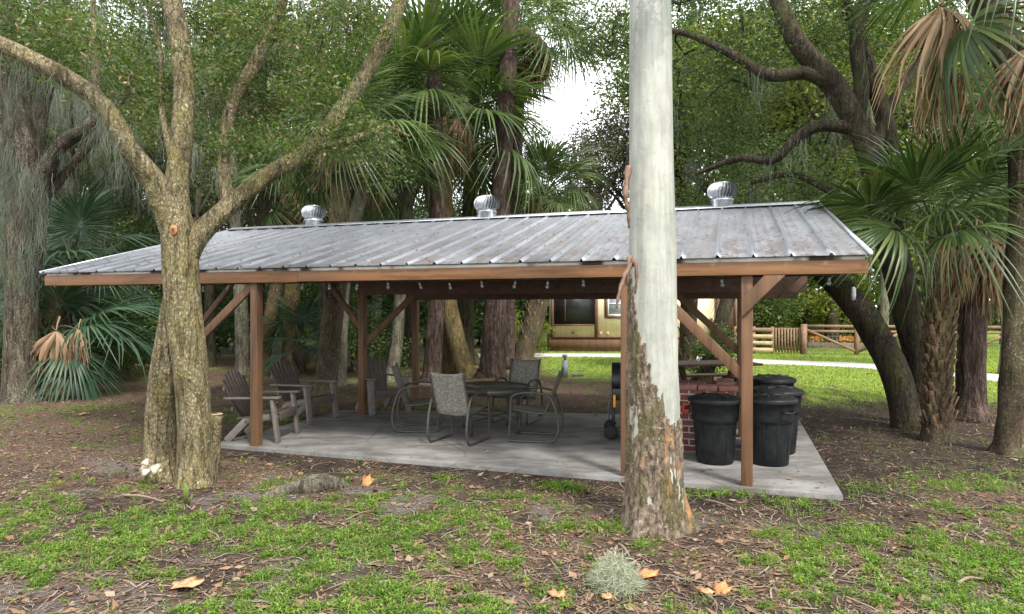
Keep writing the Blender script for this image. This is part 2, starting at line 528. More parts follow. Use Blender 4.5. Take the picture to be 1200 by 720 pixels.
M['brick'] = brick_mat()
M['stone_cap'] = plain('stone_cap', (.2, .09, .07), .85, var=.3)
M['soot'] = plain('soot', (.035, .032, .03), .8, var=.4)
M['bin'] = plain('bin', (.011, .012, .013), .5, 0, .22, .5, 14)
M['bin_lid'] = plain('bin_lid', (.011, .012, .013), .48, 0, .25, .4, 14)
M['resin'] = plain('resin', (.135, .117, .102), .6, var=.2)
M['resin_dark'] = plain('resin_dark', (.072, .056, .048), .6, var=.2)
M['chair_metal'] = plain('chair_metal', (.06, .057, .047), .42, .25, .5, .25)
M['table_glass'] = plain('table_glass', (.06, .066, .058), .25, 0, .5, .3, 7)
M['black_metal'] = plain('black_metal', (.02, .02, .021), .42, .3, .5, .3)
M['grill_grey'] = plain('grill_grey', (.12, .12, .12), .5, .4)
M['orange_plastic'] = plain('orange_plastic', (.75, .27, .02), .45)
M['red_cloth'] = plain('red_cloth', (.38, .06, .025), .8, var=.5, scale=40)
M['rubber'] = plain('rubber', (.012, .012, .012), .8)


def sling_mat():
    m, nt, bs = mk('sling', .85, .15)
    v = coord(nt)
    w = nt.nodes.new('ShaderNodeTexWave'); w.inputs['Scale'].default_value = 9; w.inputs['Distortion'].default_value = 14
    w.inputs['Detail'].default_value = 3; w.inputs['Detail Scale'].default_value = 1.6
    nt.links.new(v, w.inputs['Vector'])
    c = ramp(nt, w.outputs['Fac'], [(.2, (.165, .158, .13)), (.6, (.205, .196, .165)), (.9, (.245, .235, .2))])
    c = mix(nt, .5, c, ramp(nt, nz(nt, v, 60, 3), [(.3, g(.7)), (.7, g(1.1))]), 'MULTIPLY')
    setc(nt, bs, c)
    return m


M['sling'] = sling_mat()


def siding_mat(name, c, step=.2, dark=.5):
    m, nt, bs = mk(name, .7, .3)
    tc = nt.nodes.new('ShaderNodeTexCoord'); sx = nt.nodes.new('ShaderNodeSeparateXYZ')
    nt.links.new(tc.outputs['Object'], sx.inputs[0])
    fr = mth(nt, 'FRACT', mth(nt, 'MULTIPLY', sx.outputs['X'], 1 / step))
    gr = ramp(nt, fr, [(0, g(dark)), (.06, g(dark)), (.1, g(1)), (1, g(1))])
    n = ramp(nt, nz(nt, coord(nt), 2.5, 4), [(.3, tuple(np.array(c) * .85)), (.7, tuple(np.array(c) * 1.1))])
    setc(nt, bs, mix(nt, 1.0, n, gr, 'MULTIPLY'))
    return m


M['cream'] = siding_mat('cream', (.86, .70, .45), .2, .78)
M['skirt'] = siding_mat('skirt', (.16, .085, .05), .3, .6)
M['trim'] = paint_mat('trim', (.10, .05, .032))
M['screen'] = plain('screen', (.012, .013, .014), .35, var=.3, scale=2)
M['glass'] = plain('glass', (.25, .28, .3), .12, 0, .6, .3, 2)
M['white'] = plain('white', (.75, .74, .72), .5)
M['shingle'] = plain('shingle', (.10, .085, .075), .9, scale=30, var=.4)
M['fence_wood'] = paint_mat('fence_wood', (.19, .115, .07), .3, .75, 4)
M['fence_pale'] = paint_mat('fence_pale', (.38, .27, .16), .3, .75, 4)
M['wire'] = plain('wire', (.25, .3, .27), .5, .4)
M['log'] = paint_mat('log', (.16, .12, .085), .35, .85, 4)
M['flower'] = leaf_mat('flower', [(.6, .2, .02), (.75, .3, .03), (.7, .4, .05)], .2, .7)
M['soil'] = plain('soil', (.05, .036, .027), .95, scale=12, var=.4)
M['bulb'] = plain('bulb', (.3, .31, .32), .08, 0, .8, .1)
M['bulb'].node_tree.nodes['Principled BSDF'].inputs['Transmission Weight'].default_value = .6
M['pipe_grey'] = plain('pipe_grey', (.2, .225, .225), .5)
M['fungus'] = plain('fungus', (.52, .44, .31), .8, var=.3, scale=25)
M['cut_wood'] = plain('cut_wood', (.36, .17, .075), .8, var=.5, scale=60)
M['stump_top'] = plain('stump_top', (.33, .27, .16), .85, var=.3)


def ground_mat():
    m, nt, bs = mk('ground', .95, .1)
    v = coord(nt)
    def at(n):
        a = nt.nodes.new('ShaderNodeAttribute'); a.attribute_name = n
        return a.outputs['Fac']
    fine = nz(nt, v, 30, 6, .7); mid = nz(nt, v, 5, 6, .65); big = nz(nt, v, .9, 4)
    soil = ramp(nt, fine, [(.3, (.009, .007, .006)), (.5, (.022, .018, .015)), (.7, (.055, .045, .037))])
    lit = ramp(nt, nz(nt, v, 44, 5, .7), [(.3, (.03, .02, .015)), (.48, (.085, .056, .04)), (.62, (.165, .112, .08)), (.75, (.27, .2, .15))])
    sand = ramp(nt, nz(nt, v, 22, 6, .7), [(.3, (.065, .056, .05)), (.5, (.13, .115, .105)), (.7, (.22, .2, .185))])
    grs = ramp(nt, nz(nt, v, 26, 5, .7), [(.3, (.035, .055, .014)), (.5, (.075, .13, .022)), (.7, (.12, .19, .035))])
    c = mix(nt, ramp(nt, mid, [(.38, g(.15)), (.62, g(.9))]), soil, lit)
    c = mix(nt, at('litter'), mix(nt, .6, soil, c), lit)
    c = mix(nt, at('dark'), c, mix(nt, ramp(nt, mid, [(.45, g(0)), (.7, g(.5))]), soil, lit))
    c = mix(nt, at('sand'), c, sand)
    c = mix(nt, mth(nt, 'MULTIPLY', at('grass'), ramp(nt, mid, [(.3, g(.35)), (.6, g(.9))])), c, grs)
    lawn = ramp(nt, nz(nt, v, 3, 7, .7), [(.3, (.13, .19, .035)), (.5, (.2, .29, .045)), (.7, (.27, .34, .06))])
    c = mix(nt, at('lawn'), c, lawn)
    setc(nt, bs, c)
    bump(nt, bs, mth(nt, 'ADD', fine, mth(nt, 'MULTIPLY', mid, 1.5)), .8, .03)
    return m


M['ground'] = ground_mat()


# ------------------------------------------------------------------ naming helpers
def tag(o, label=None, cat=None, group=None, kind=None):
    for k, v in (('label', label), ('category', cat), ('group', group), ('kind', kind)):
        if v:
            o[k] = v
    return o


def thing(name, loc, label, cat, group=None, rz=0):
    o = bpy.data.objects.new(name, None); col.objects.link(o)
    o.location = loc; o.rotation_euler = (0, 0, rz); o.empty_display_size = .2
    return tag(o, label, cat, group)


def dup(root, loc=None, rz=None, label=None, scale=None, group=None):
    r = root.copy(); col.objects.link(r)
    if loc is not None: r.location = loc
    if rz is not None: r.rotation_euler = (0, 0, rz)
    if scale is not None: r.scale = (scale,) * 3 if np.isscalar(scale) else scale
    if label: r['label'] = label
    if group: r['group'] = group
    for ch in list(root.children):
        c = ch.copy(); col.objects.link(c); c.parent = r
        for gch in list(ch.children):
            d = gch.copy(); col.objects.link(d); d.parent = c
    return r


# ------------------------------------------------------------------ ground
SLAB = np.array([(-3.73, 8.2), (3.0, 5.95), (4.45, 10.25), (-2.78, 10.85)])


def slab_dist(x, y):
    """signed distance to the slab (negative inside)"""
    d = np.full(np.shape(x), -1e9)
    for k in range(4):
        p, q = SLAB[k], SLAB[(k + 1) % 4]
        e = q - p; nrm = np.array([e[1], -e[0]]) / np.linalg.norm(e)
        d = np.maximum(d, (x - p[0]) * nrm[0] + (y - p[1]) * nrm[1])
    return d


def fbm(x, y, sc, seed=0, oct=3):
    x = np.asarray(x, float); y = np.asarray(y, float)
    out = np.empty(x.size)
    for k, (a, b_) in enumerate(zip(x.ravel() * sc, y.ravel() * sc)):
        out[k] = mnoise.fractal(Vector((a + seed * 13.1, b_ - seed * 5.7, seed * 3.3)), .9, 2.1, oct)
    return out.reshape(x.shape)


def sm(x, a, b_):
    t = np.clip((x - a) / (b_ - a), 0, 1)
    return t * t * (3 - 2 * t)


PATH_C = [gp(560, 417), gp(640, 416.5), gp(720, 417), gp(800, 419.5), gp(880, 424), gp(1000, 428.5), gp(1100, 437), gp(1200, 447), gp(1330, 463)]
PATH_L = catmull(np.array(PATH_C)[:, :2], 6)


def path_dist(x, y):
    p = np.stack([np.ravel(x), np.ravel(y)], 1)
    d = np.full(len(p), 1e9)
    for q in PATH_L[::2]:
        d = np.minimum(d, np.hypot(p[:, 0] - q[0], p[:, 1] - q[1]))
    return d.reshape(np.shape(x))


def zones(x, y):
    x = np.asarray(x, float); y = np.asarray(y, float)
    yy = np.maximum(y, .5)
    u = 600 + F * x / yy; v = 360 + F * HC / yy
    n1 = fbm(x, y, .75, 1); n2 = fbm(x, y, 2.6, 2)
    n3 = fbm(x, y, 8.0, 4, 2)
    nn = n1 * .4 + n2 * .6 + n3 * .8
    sd = slab_dist(x, y)
    front = (y < 8.6) & (sd > 0)
    nearness = sm(sd, .35, 1.0)
    bias = np.where(u > 940, .05, -.1) + .1 * sm(v, 600, 690)
    bare = sm(v, 655, 700) * (1 - sm(u, 120, 420)) + .8 * np.exp(-((u - 360) / 90) ** 2 - ((v - 668) / 16) ** 2)
    bias = bias - .45 * bare
    bias = bias - .35 * (1 - sm(u, 60, 230)) * (1 - sm(v, 560, 620))
    bias = bias - .3 * (1 - sm(np.hypot(x - 1.14, y - 5.0), .5, 1.1))
    bias = bias - .25 * (1 - sm(np.hypot(x + 3.3, y - 6.4), .4, 1.3))
    bias = bias - .18 * sm(u, 640, 720) * (1 - sm(u, 850, 960))
    grass = sm(nn + bias, .0, .22) * nearness
    back = sm(y, 8.3, 9.6)
    grass = grass * (1 - back) + back * sm(nn - .16, .0, .25) * .8
    # right of the slab bare dirt under the oak
    dirt = sm(u, 900, 950) * sm(v, 455, 470) * (1 - sm(v, 545, 572))
    grass = grass * (1 - dirt * .95)
    lawn = sm(u, 625, 650) * sm(y + n1, 15.8, 18.3) + sm(u, 900, 960) * sm(y, 11.0, 13.5)
    lawn = np.clip(lawn, 0, 1) * sm(nn + .5 + .06 * (y - 14), 0.15, .45) * (1 - sm(y, 45, 60))
    lawn = np.maximum(lawn, sm(x, 7, 9) * sm(y + n1, 13.2, 15.2) * (1 - sm(y, 45, 60)))
    under = (1 - sm(u, 560, 640)) * sm(y, 14, 20) * .3 * sm(n1, -.1, .3)
    lawn = np.maximum(lawn, under)
    litter = np.clip(sm(n2 - n1 * .5, -.15, .4) + .6 * back, 0, 1) * (1 - .5 * dirt)
    litter = np.maximum(litter, (1 - sm(u, 100, 260)) * sm(y, 6, 8))
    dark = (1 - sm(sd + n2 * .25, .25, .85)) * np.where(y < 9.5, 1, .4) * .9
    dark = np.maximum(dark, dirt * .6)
    sand = sm(fbm(x, y, .9, 5) - .1 - n2 * .3, .12, .4) * (1 - grass) * (1 - sm(y, 7, 9)) * .7 * (1 - sm(1.1 - sd, .0, .4))
    sand = np.maximum(sand, bare * (1 - grass) * sm(n2 + n3 * .5, -.5, .1) * .9)
    return dict(grass=grass * (1 - lawn), lawn=lawn, litter=litter, dark=dark, sand=sand), sd


def gheight(x, y):
    x = np.asarray(x, float); y = np.asarray(y, float)
    h = fbm(x, y, 1.3, 8) * .018 + fbm(x, y, 6, 9, 2) * .006
    return h * sm(slab_dist(x, y), 0, .5) * (1 - sm(y, 16, 22)) - .004


def build_ground():
    xs = np.concatenate([-np.geomspace(400, 10, 34), np.linspace(-9.5, 9.5, 260), np.geomspace(10, 400, 34)])
    ys = np.concatenate([[-60, -30, -15, -6, -2, 0, 1.2, 2.2], np.linspace(3, 12, 150), np.linspace(12.3, 30, 60), np.geomspace(31, 600, 26)])
    X, Y = np.meshgrid(xs, ys)
    Z = gheight(X, Y)
    V = np.stack([X, Y, Z], -1).reshape(-1, 3)
    m, n = X.shape
    i, j = np.meshgrid(np.arange(m - 1), np.arange(n - 1), indexing='ij')
    Q = np.stack([i * n + j, i * n + j + 1, (i + 1) * n + j + 1, (i + 1) * n + j], -1).reshape(-1, 4)
    me = make_mesh('ground', V, Q, np.zeros((0, 3), int), True)
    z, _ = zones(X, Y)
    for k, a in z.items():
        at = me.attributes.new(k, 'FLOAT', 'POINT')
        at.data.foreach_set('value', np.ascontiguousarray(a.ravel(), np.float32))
    o = bpy.data.objects.new('ground', me); me.materials.append(M['ground']); col.objects.link(o)
    tag(o, kind='structure')


build_ground()

# path and far road
pl = np.array(PATH_L)
tg = np.gradient(pl, axis=0); tg /= np.linalg.norm(tg, axis=1)[:, None]
nr = np.stack([-tg[:, 1], tg[:, 0]], 1)
wd = .75
Vt = np.vstack([np.c_[pl + nr * wd, np.full(len(pl), .03)], np.c_[pl - nr * wd, np.full(len(pl), .03)],
                np.c_[pl + nr * (wd + .03), np.full(len(pl), -.05)], np.c_[pl - nr * (wd + .03), np.full(len(pl), -.05)]])
k = len(pl); ii = np.arange(k - 1)
Qp = np.vstack([np.stack([ii + a, ii + 1 + a, ii + 1 + b_, ii + b_], 1) for a, b_ in ((k, 0), (0, 2 * k), (3 * k, k))])
tag(B().add(Vt, Qp).build('path', M['path']), kind='structure')
tag(B().box((-16, 26.5, -.02), (26, 3.2, .06), [[.998, .06, 0], [-.06, .998, 0], [0, 0, 1]]).build('road', M['asphalt']), kind='structure')

# slab
sb = B()
top = np.c_[SLAB, np.full(4, .05)]; bot = np.c_[SLAB, np.full(4, -.12)]
sb.add(np.vstack([top, bot]), [(0, 1, 2, 3)] + [(i, i + 4, (i + 1) % 4 + 4, (i + 1) % 4) for i in range(4)])
tag(sb.build('concrete_slab', M['concrete'], bevel=.012), kind='structure')


# ------------------------------------------------------------------ scattered ground cover
def scatter(n, x0, x1, y0, y1, r):
    # denser towards the camera
    t = r.uniform(0, 1, n)
    y = y0 * (y1 / y0) ** t
    return r.uniform(-1, 1, n) * (y * .85 + .8), y


def blades(b, P, L, W, r, lean=.5):
    n = len(P)
    a = r.uniform(0, 2 * PI, n); ln = L * r.uniform(.5, 1.3, n)
    dr = np.stack([np.cos(a), np.sin(a)], 1)
    tl = r.uniform(.1, lean * 2, n)
    tip = P + np.c_[dr * (ln * tl)[:, None], ln * np.sqrt(np.clip(1 - tl ** 2 * .6, .1, 1))]
    sdv = np.c_[-dr[:, 1], dr[:, 0], np.zeros(n)] * (W * r.uniform(.6, 1.3, n))[:, None]
    midp = P * .5 + tip * .5 + np.c_[np.zeros((n, 2)), ln * .12]
    V = np.stack([P - sdv * .5, P + sdv * .5, midp + sdv * .4, tip, midp - sdv * .4], 1).reshape(-1, 3)
    i0 = np.arange(n) * 5
    b.add(V, np.stack([i0, i0 + 1, i0 + 2, i0 + 4], 1), np.stack([i0 + 4, i0 + 2, i0 + 3], 1))


r1 = np.random.default_rng(11)
# weeds: rosettes of small rounded leaves and short blades
n = 74000
x, y = scatter(n, -9.5, 9.5, 3.3, 11.5, r1)
z, sd = zones(x, y)
keep = (r1.uniform(0, 1, n) < z['grass'] * .75 + .012) & (sd > .02)
x, y = x[keep], y[keep]
for (pu, pv, k_, s_) in ((662, 573, 90, .11), (650, 568, 40, .08), (520, 562, 30, .07), (930, 592, 60, .14), (706, 622, 60, .12), (735, 618, 40, .1), (838, 580, 50, .13), (880, 578, 40, .12), (575, 583, 30, .09), (1010, 575, 60, .2), (335, 600, 40, .15)):
    c_ = gp(pu, pv)
    x = np.r_[x, c_[0] + r1.normal(size=k_) * s_]; y = np.r_[y, c_[1] + r1.normal(size=k_) * s_ * .7]
sd_ = slab_dist(x, y); x, y = x[sd_ > .02], y[sd_ > .02]
P0 = np.c_[x, y, gheight(x, y)]
wb = B()
m_ = 6
C = np.repeat(P0, m_, 0); a = r1.uniform(0, 2 * PI, len(C)); rr = r1.uniform(.2, 1, len(C)) * .032
C = C + np.c_[np.cos(a) * rr, np.sin(a) * rr, r1.uniform(.006, .04, len(C))]
ax = np.c_[np.cos(a), np.sin(a), r1.uniform(-.3, .7, len(C))]; ax = unit(ax)
sdv = unit(np.cross(ax, [0, 0, 1.])); ln = r1.uniform(.012, .03, (len(C), 1)); w_ = ln * r1.uniform(.35, .75, (len(C), 1))
up = np.cross(sdv, ax)
V = np.stack([C, C + ax * ln * .4 + sdv * w_ * .5 + up * .003, C + ax * ln, C + ax * ln * .4 - sdv * w_ * .5 + up * .003], 1).reshape(-1, 3)
wb.add(V, np.arange(len(V)).reshape(-1, 4))
kb = r1.uniform(0, 1, len(P0)) < .75
PB = np.repeat(P0[kb], 3, 0); PB[:, :2] += r1.normal(size=(len(PB), 2)) * .02
blades(wb, PB, .06, .005, r1, .7)
tag(wb.build('weeds', M['weed']), 'patchy bright green weeds and grass tufts on the bare forest floor', 'weeds', kind='stuff')

# lawn blades beyond the pavilion
n = 220000
x, y = r1.uniform(-4, 22, n), 11 * (30 / 11) ** r1.uniform(0, 1, n)
z, sd = zones(x, y)
keep = (r1.uniform(0, 1, n) < z['lawn']) & (path_dist(x, y) > .76)
x, y = x[keep], y[keep]
lb = B(); blades(lb, np.c_[x, y, gheight(x, y)], .05, .016, r1, .6)
tag(lb.build('lawn_grass', M['lawn']), 'short bright green lawn grass either side of the pale path', 'grass', kind='stuff')

# leaf litter
n = 80000
x, y = scatter(n, -17, 17, 3.3, 19, r1)
z, sd = zones(x, y)
pr = (.42 + .5 * z['litter'] - .42 * z['dark'] - .12 * z['grass']) * (1 - .92 * z['lawn'])
on = (sd < .02)
pr = np.where(on, np.where(sd > -.5, .05, .014), pr)
keep = r1.uniform(0, 1, n) < pr
x, y, sd = x[keep], y[keep], sd[keep]
P = np.c_[x, y, np.where(sd < .02, .054, gheight(x, y) + .004)]
n = len(P); a = r1.uniform(0, 2 * PI, n)
ax = unit(np.c_[np.cos(a), np.sin(a), r1.normal(size=n) * .22]); sdv = unit(np.c_[-np.sin(a), np.cos(a), r1.normal(size=n) * .3])
big = (r1.uniform(0, 1, n) < .07)
ln = np.where(big, r1.uniform(.06, .10, n), r1.uniform(.014, .05, n))[:, None]; w_ = ln * r1.uniform(.3, .65, (n, 1))
up = np.array([0, 0, 1.]); cu = r1.uniform(0, .22, (n, 1)) * ln
pts = [P - ax * ln * .5 + up * cu, P - ax * ln * .1 - sdv * w_ * .5 + up * cu * .8, P - ax * ln * .1 + up * .002, P - ax * ln * .1 + sdv * w_ * .5 + up * cu * .8, P + ax * ln * .5 + up * cu]
V = np.stack(pts, 1); V[:, :, 2] = np.maximum(V[:, :, 2], P[:, None, 2] + .001)
i0 = np.arange(n) * 5
lt = B().add(V.reshape(-1, 3), np.stack([i0, i0 + 1, i0 + 4, i0 + 2], 1)[:0], np.vstack([np.stack([i0, i0 + 1, i0 + 2], 1), np.stack([i0 + 1, i0 + 4, i0 + 2], 1), np.stack([i0, i0 + 2, i0 + 3], 1), np.stack([i0 + 2, i0 + 4, i0 + 3], 1)]))
tag(lt.build('leaf_litter', M['litter']), 'brown fallen leaves strewn over the forest floor', 'leaf litter', kind='stuff')

# needles and twigs
n = 34000
x, y = scatter(n, -12, 12, 3.3, 13, r1)
z, sd = zones(x, y)
keep = (r1.uniform(0, 1, n) < .8 - .6 * z['lawn'] - .3 * z['grass']) & (sd > .03)
x, y = x[keep], y[keep]; n = len(x)
P = np.c_[x, y, gheight(x, y) + .006]; a = r1.uniform(0, 2 * PI, n)
ax = np.c_[np.cos(a), np.sin(a), r1.normal(size=n) * .08]; sdv = np.c_[-np.sin(a), np.cos(a), np.zeros(n)]
ln = r1.exponential(.05, (n, 1)) + .03; ln = np.minimum(ln, .3); w_ = np.where(ln > .14, .005, .0022)
V = np.stack([P - ax * ln * .5 - sdv * w_, P - ax * ln * .5 + sdv * w_, P + sdv * w_ + sdv * ln * .06 + [0, 0, .006], P + ax * ln * .5 + sdv * w_ * .4, P + ax * ln * .5 - sdv * w_ * .4, P - sdv * w_ + sdv * ln * .06 + [0, 0, .006]], 1).reshape(-1, 3)
i0 = np.arange(n) * 6
tw = B().add(V, np.vstack([np.stack([i0, i0 + 1, i0 + 2, i0 + 5], 1), np.stack([i0 + 5, i0 + 2, i0 + 3, i0 + 4], 1)]))
tag(tw.build('twig_litter', M['twig']), 'thin dry twigs and pine needles scattered on the soil', 'twigs', kind='stuff')


# larger single fallen leaves, sticks, moss clump
def big_leaf(u, v, size, ang, mat, label, lift=.0):
    p = gp(u, v); p[2] = float(gheight(p[0], p[1])) + .012
    b = B(); k = 22
    a = np.linspace(0, 2 * PI, k, endpoint=False)
    rad = size * (.42 + .34 * np.abs(np.cos(2.5 * (a - .0)))) * (1 + .18 * np.sin(11 * a + ang)) * (1 - .3 * (np.cos(a) < -.6))
    V = np.c_[np.cos(a) * rad, np.sin(a) * rad * .8, .05 * size * np.sin(3 * a) + .32 * size * (rad / size) ** 2 + lift * np.cos(a)]
    V2 = np.c_[np.cos(a) * rad * .5, np.sin(a) * rad * .4, .02 + .1 * size * np.sin(2 * a) + lift * .4 * np.cos(a)]
    Vc = np.array([[0, 0, .005]])
    T = [(2 * k, k + i, k + (i + 1) % k) for i in range(k)]
    Q = [(k + i, i, (i + 1) % k, k + (i + 1) % k) for i in range(k)]
    b.add(np.vstack([V, V2, Vc]), Q, T)
    b.tube([(-.45 * size, 0, .01), (-.8 * size, .05 * size, .015), (-1.05 * size, .02, .005)], .0025, 5)
    c, s = math.cos(ang), math.sin(ang)
    b.rot([[c, -s, 0], [s, c, 0], [0, 0, 1]])
    o = b.build('fallen_leaf', mat); o.location = p
    md = o.modifiers.new('Solidify', 'SOLIDIFY'); md.thickness = .0012
    return tag(o, label, 'leaf', 'large fallen leaves on the ground')


big_leaf(757, 677, .125, .4, M['orange_leaf'], 'big orange-brown curled leaf beside the grey moss clump')
big_leaf(654, 699, .10, 2.0, M['tan_leaf'], 'tan curled leaf lying in green weeds left of the moss clump')
big_leaf(846, 696, .10, 1.0, M['orange_leaf'], 'orange-brown crumpled leaf in front of the pale trunk, right of the moss clump', .02)
big_leaf(826, 697, .075, -.7, M['tan_leaf'], 'smaller tan leaf touching the crumpled orange-brown leaf near the bottom edge')
big_leaf(318, 577, .12, .3, M['orange_leaf'], 'orange leaf on bare soil between the forked oak and the root mound')
big_leaf(430, 568, .10, 1.4, M['orange_leaf'], 'upright orange leaf leaning by the root mound before the slab', .05)
big_leaf(97, 487, .14, .9, M['tan_leaf'], 'large pale tan leaf on the litter left of the forked oak')
big_leaf(215, 686, .16, .2, M['tan_leaf'], 'reddish tan leaf heap near the lower left of the photo')
big_leaf(712, 553 + 150, .07, 2.5, M['tan_leaf'], 'small tan leaf tucked against the front of the moss clump')


def stick(u0, v0, u1, v1, r, label, mat='twig'):
    p, q = gp(u0, v0), gp(u1, v1)
    p[2] = q[2] = r + .008
    mid_ = (p + q) / 2 + [0, .02, .012]
    o = B().tube([p, mid_, q], [r, r * .9, r * .5], 6, 4, .15).build('stick', M[mat], smooth=True, loc=tuple(p))
    tag(o, label, 'stick', 'sticks on the ground')


stick(143, 583, 190, 590, .012, 'thick pale stick on the litter before the forked oak')
stick(405, 612, 437, 600, .006, 'thin bleached stick before the middle of the slab')
stick(118, 664, 136, 655, .007, 'grey stick in green weeds at the lower left')
stick(1123, 687, 1151, 682, .011, 'short white stick among weeds at the lower right')
stick(725, 640, 738, 655, .009, 'mossy pale stick running from the gum trunk to the moss clump')
stick(825, 588, 862, 600, .009, 'brown stick lying right of the gum trunk before the right post')

mp = gp(722, 690)
mb = B()
a = r1.uniform(0, 2 * PI, 2600); rr = np.sqrt(r1.uniform(0, 1, 2600)) * .14
C = np.c_[np.cos(a) * rr * 1.05, np.sin(a) * rr * .9, .21 * (1 - (rr / .15) ** 2) * r1.uniform(.1, 1, 2600) + .005]
leaf_quads(mb, C, .085, .0035, -.25, r1)
mo = mb.build('moss_clump', M['moss_pale']); mo.location = (mp[0], mp[1], 0)
tag(mo, 'fallen clump of grey Spanish moss on the ground before the gum tree', 'moss')

# green sprout
sp = gp(218, 592); bb = B()
for k_, (dx, h_) in enumerate([(-.01, .15), (.0, .2), (.015, .17), (.045, .1)]):
    bb.beam((dx * .4, 0, 0), (dx * 1.6, -.01 * k_, h_), .018, .003, (0, 1, 0))
so = bb.build('green_sprout', M['weed']); so.location = tuple(sp)
tag(so, 'single upright green sprout at the foot of the forked oak', 'plant')

# root mound
rt = gp(362, 578)
rb = B()
rb.tube([rt + [-.42, -.02, -.03], rt + [-.2, 0, .025], rt + [.02, .08, .05], rt + [.2, .2, .01], rt + [.3, .28, -.05]], [.05, .07, .09, .08, .04], 14, 6, .35, 5)
tag(rb.build('tree_root', M['moss_bark'], smooth=True, loc=tuple(rt)), 'grey weathered surface root humped in soil before the slab', 'root')

# fungus at the oak foot
fb = B()
fp = dp(176, 553, 6.5)
for dx, dy, z_, s_ in ((-.05, 0, .05, .05), (.06, -.04, .04, .06), (-.03, -.03, .1, .04), (.0, -.09, .02, .045), (.09, -.02, .02, .035)):
    k_ = 14; a = np.linspace(0, 2 * PI, k_, endpoint=False)
    rr = s_ * (1 + .2 * np.sin(3 * a + dx * 90))
    V = np.vstack([np.c_[np.cos(a) * rr, np.sin(a) * rr * .75, 1.0 * rr * np.sin(a) * .75], [[0, 0, .014]], [[0, 0, -.012]]]) + fp + [dx, dy, z_]
    fb.add(V, None, [(i, (i + 1) % k_, k_) for i in range(k_)] + [((i + 1) % k_, i, k_ + 1) for i in range(k_)])
tag(fb.build('bracket_fungus', M['fungus'], smooth=True, loc=tuple(fp)), 'cream bracket fungus caps at the base of the forked oak', 'fungus')

# ------------------------------------------------------------------ pavilion (local x along the eave, y to the back)
TH = math.radians(18.4)
PAV = thing('pavilion', (3.19, 5.89, 0), 'open picnic pavilion with low brown timber posts and ribbed metal roof over the concrete slab', 'pavilion', None, -TH)


def pw(x, y, z=0):
    c, s = math.cos(-TH), math.sin(-TH)
    return np.array([3.19 + c * x - s * y, 5.89 + s * x + c * y, z])


XL = -10.15
YR = 3.6
SL = .272


def rz_(y):
    return 2.236 + SL * y if y <= YR else 2.236 + SL * YR - .30 * (y - YR)


def roof_sheet(y0, y1, name):
    xs, hs = [], []
    x = XL
    nrib = 31; step = (0 - XL) / nrib
    for i in range(nrib):
        x0 = XL + i * step
        w_ = .05 if i % 3 == 0 else .036
        xs += [x0, x0 + .012, x0 + w_ * .5 + .006, x0 + w_, x0 + .1, x0 + .105, x0 + .12, x0 + .2, x0 + .205, x0 + .22]
        hs += [0, .024, .026, 0, 0, .004, 0, 0, .004, 0]
    xs.append(0); hs.append(0)
    ny = 14
    ys = np.linspace(y0, y1, ny)
    V = []
    for y in ys:
        for x, h in zip(xs, hs):
            V.append((x, y, rz_(y) + h + .004 * mnoise.noise(Vector((x * .9, y * 1.3, 3)))))
    n = len(xs)
    Q = [(i * n + j, i * n + j + 1, (i + 1) * n + j + 1, (i + 1) * n + j) for i in range(ny - 1) for j in range(n - 1)]
    o = B().add(V, Q).build(name, M['roof'], PAV, world=False)
    md = o.modifiers.new('Solidify', 'SOLIDIFY'); md.thickness = .003; md.offset = -1
    return o


tag(roof_sheet(-.07, YR, 'roof'), 'front slope of ribbed metal roof with brown stains and fallen leaves')
tag(roof_sheet(YR, 5.1, 'roof'), 'rear slope of ribbed metal roof')
rc = B()
for sgn, yy in ((1, .16), (-1, -.16)):
    pass
rcV = [(XL - .02, YR - .17, rz_(YR - .17) + .03), (XL - .02, YR, rz_(YR) + .045), (XL - .02, YR + .17, rz_(YR + .17) + .03),
       (.02, YR - .17, rz_(YR - .17) + .03), (.02, YR, rz_(YR) + .045), (.02, YR + .17, rz_(YR + .17) + .03)]
o = rc.add(rcV, [(0, 3, 4, 1), (1, 4, 5, 2)]).build('ridge_cap', M['galv'], PAV, world=False)
o.modifiers.new('Solidify', 'SOLIDIFY').thickness = .004
for x in (.012, XL - .012):
    b = B()
    b.beam((x, -.08, rz_(-.08) + .002), (x, YR, rz_(YR) + .002), .03, .05)
    b.beam((x, YR, rz_(YR) + .002), (x, 5.1, rz_(5.1) + .002), .03, .05)
    b.build('rake_trim', M['galv'], PAV, world=False)
# front fascia board in two lengths, stained closure strip above it
f1 = B().box(((-6.02 + 0) / 2, -.01, 2.1125), (6.02, .038, .125)); f1.build('fascia', M['fascia'], PAV, world=False, bevel=.004)
f2 = B().box(((-6.024 + XL) / 2, -.01, 2.1125), (XL * -1 - 6.024, .038, .139)); f2.build('fascia', M['fascia'], PAV, world=False, bevel=.004)
B().box((XL / 2, -.006, 2.195), (-XL - .05, .024, .038)).build('closure_strip', M['white_trim'], PAV, world=False)
for x in (-.045, XL + .045):
    b = B(); b.beam((x, .012, 2.125), (x, YR, rz_(YR) - .1), .035, .14); b.beam((x, YR + .002, rz_(YR) - .1), (x, 5.06, rz_(5.06) - .1), .035, .14)
    b.build('rake_board', M['timber_dark'], PAV, world=False)
# rafters
for i in range(17):
    x = XL + .36 + i * .59
    b = B(); b.beam((x, .012, 2.15), (x, YR - .02, rz_(YR) - .085), .04, .12)
    b.beam((x, YR + .02, rz_(YR) - .085), (x, 5.05, rz_(5.05) - .08), .04, .12)
    b.build('rafter', M['timber_dark'], PAV, world=False)
B().box((XL / 2, YR, rz_(YR) - .11), (-XL - .2, .036, .17)).build('ridge_board', M['timber_dark'], PAV, world=False)
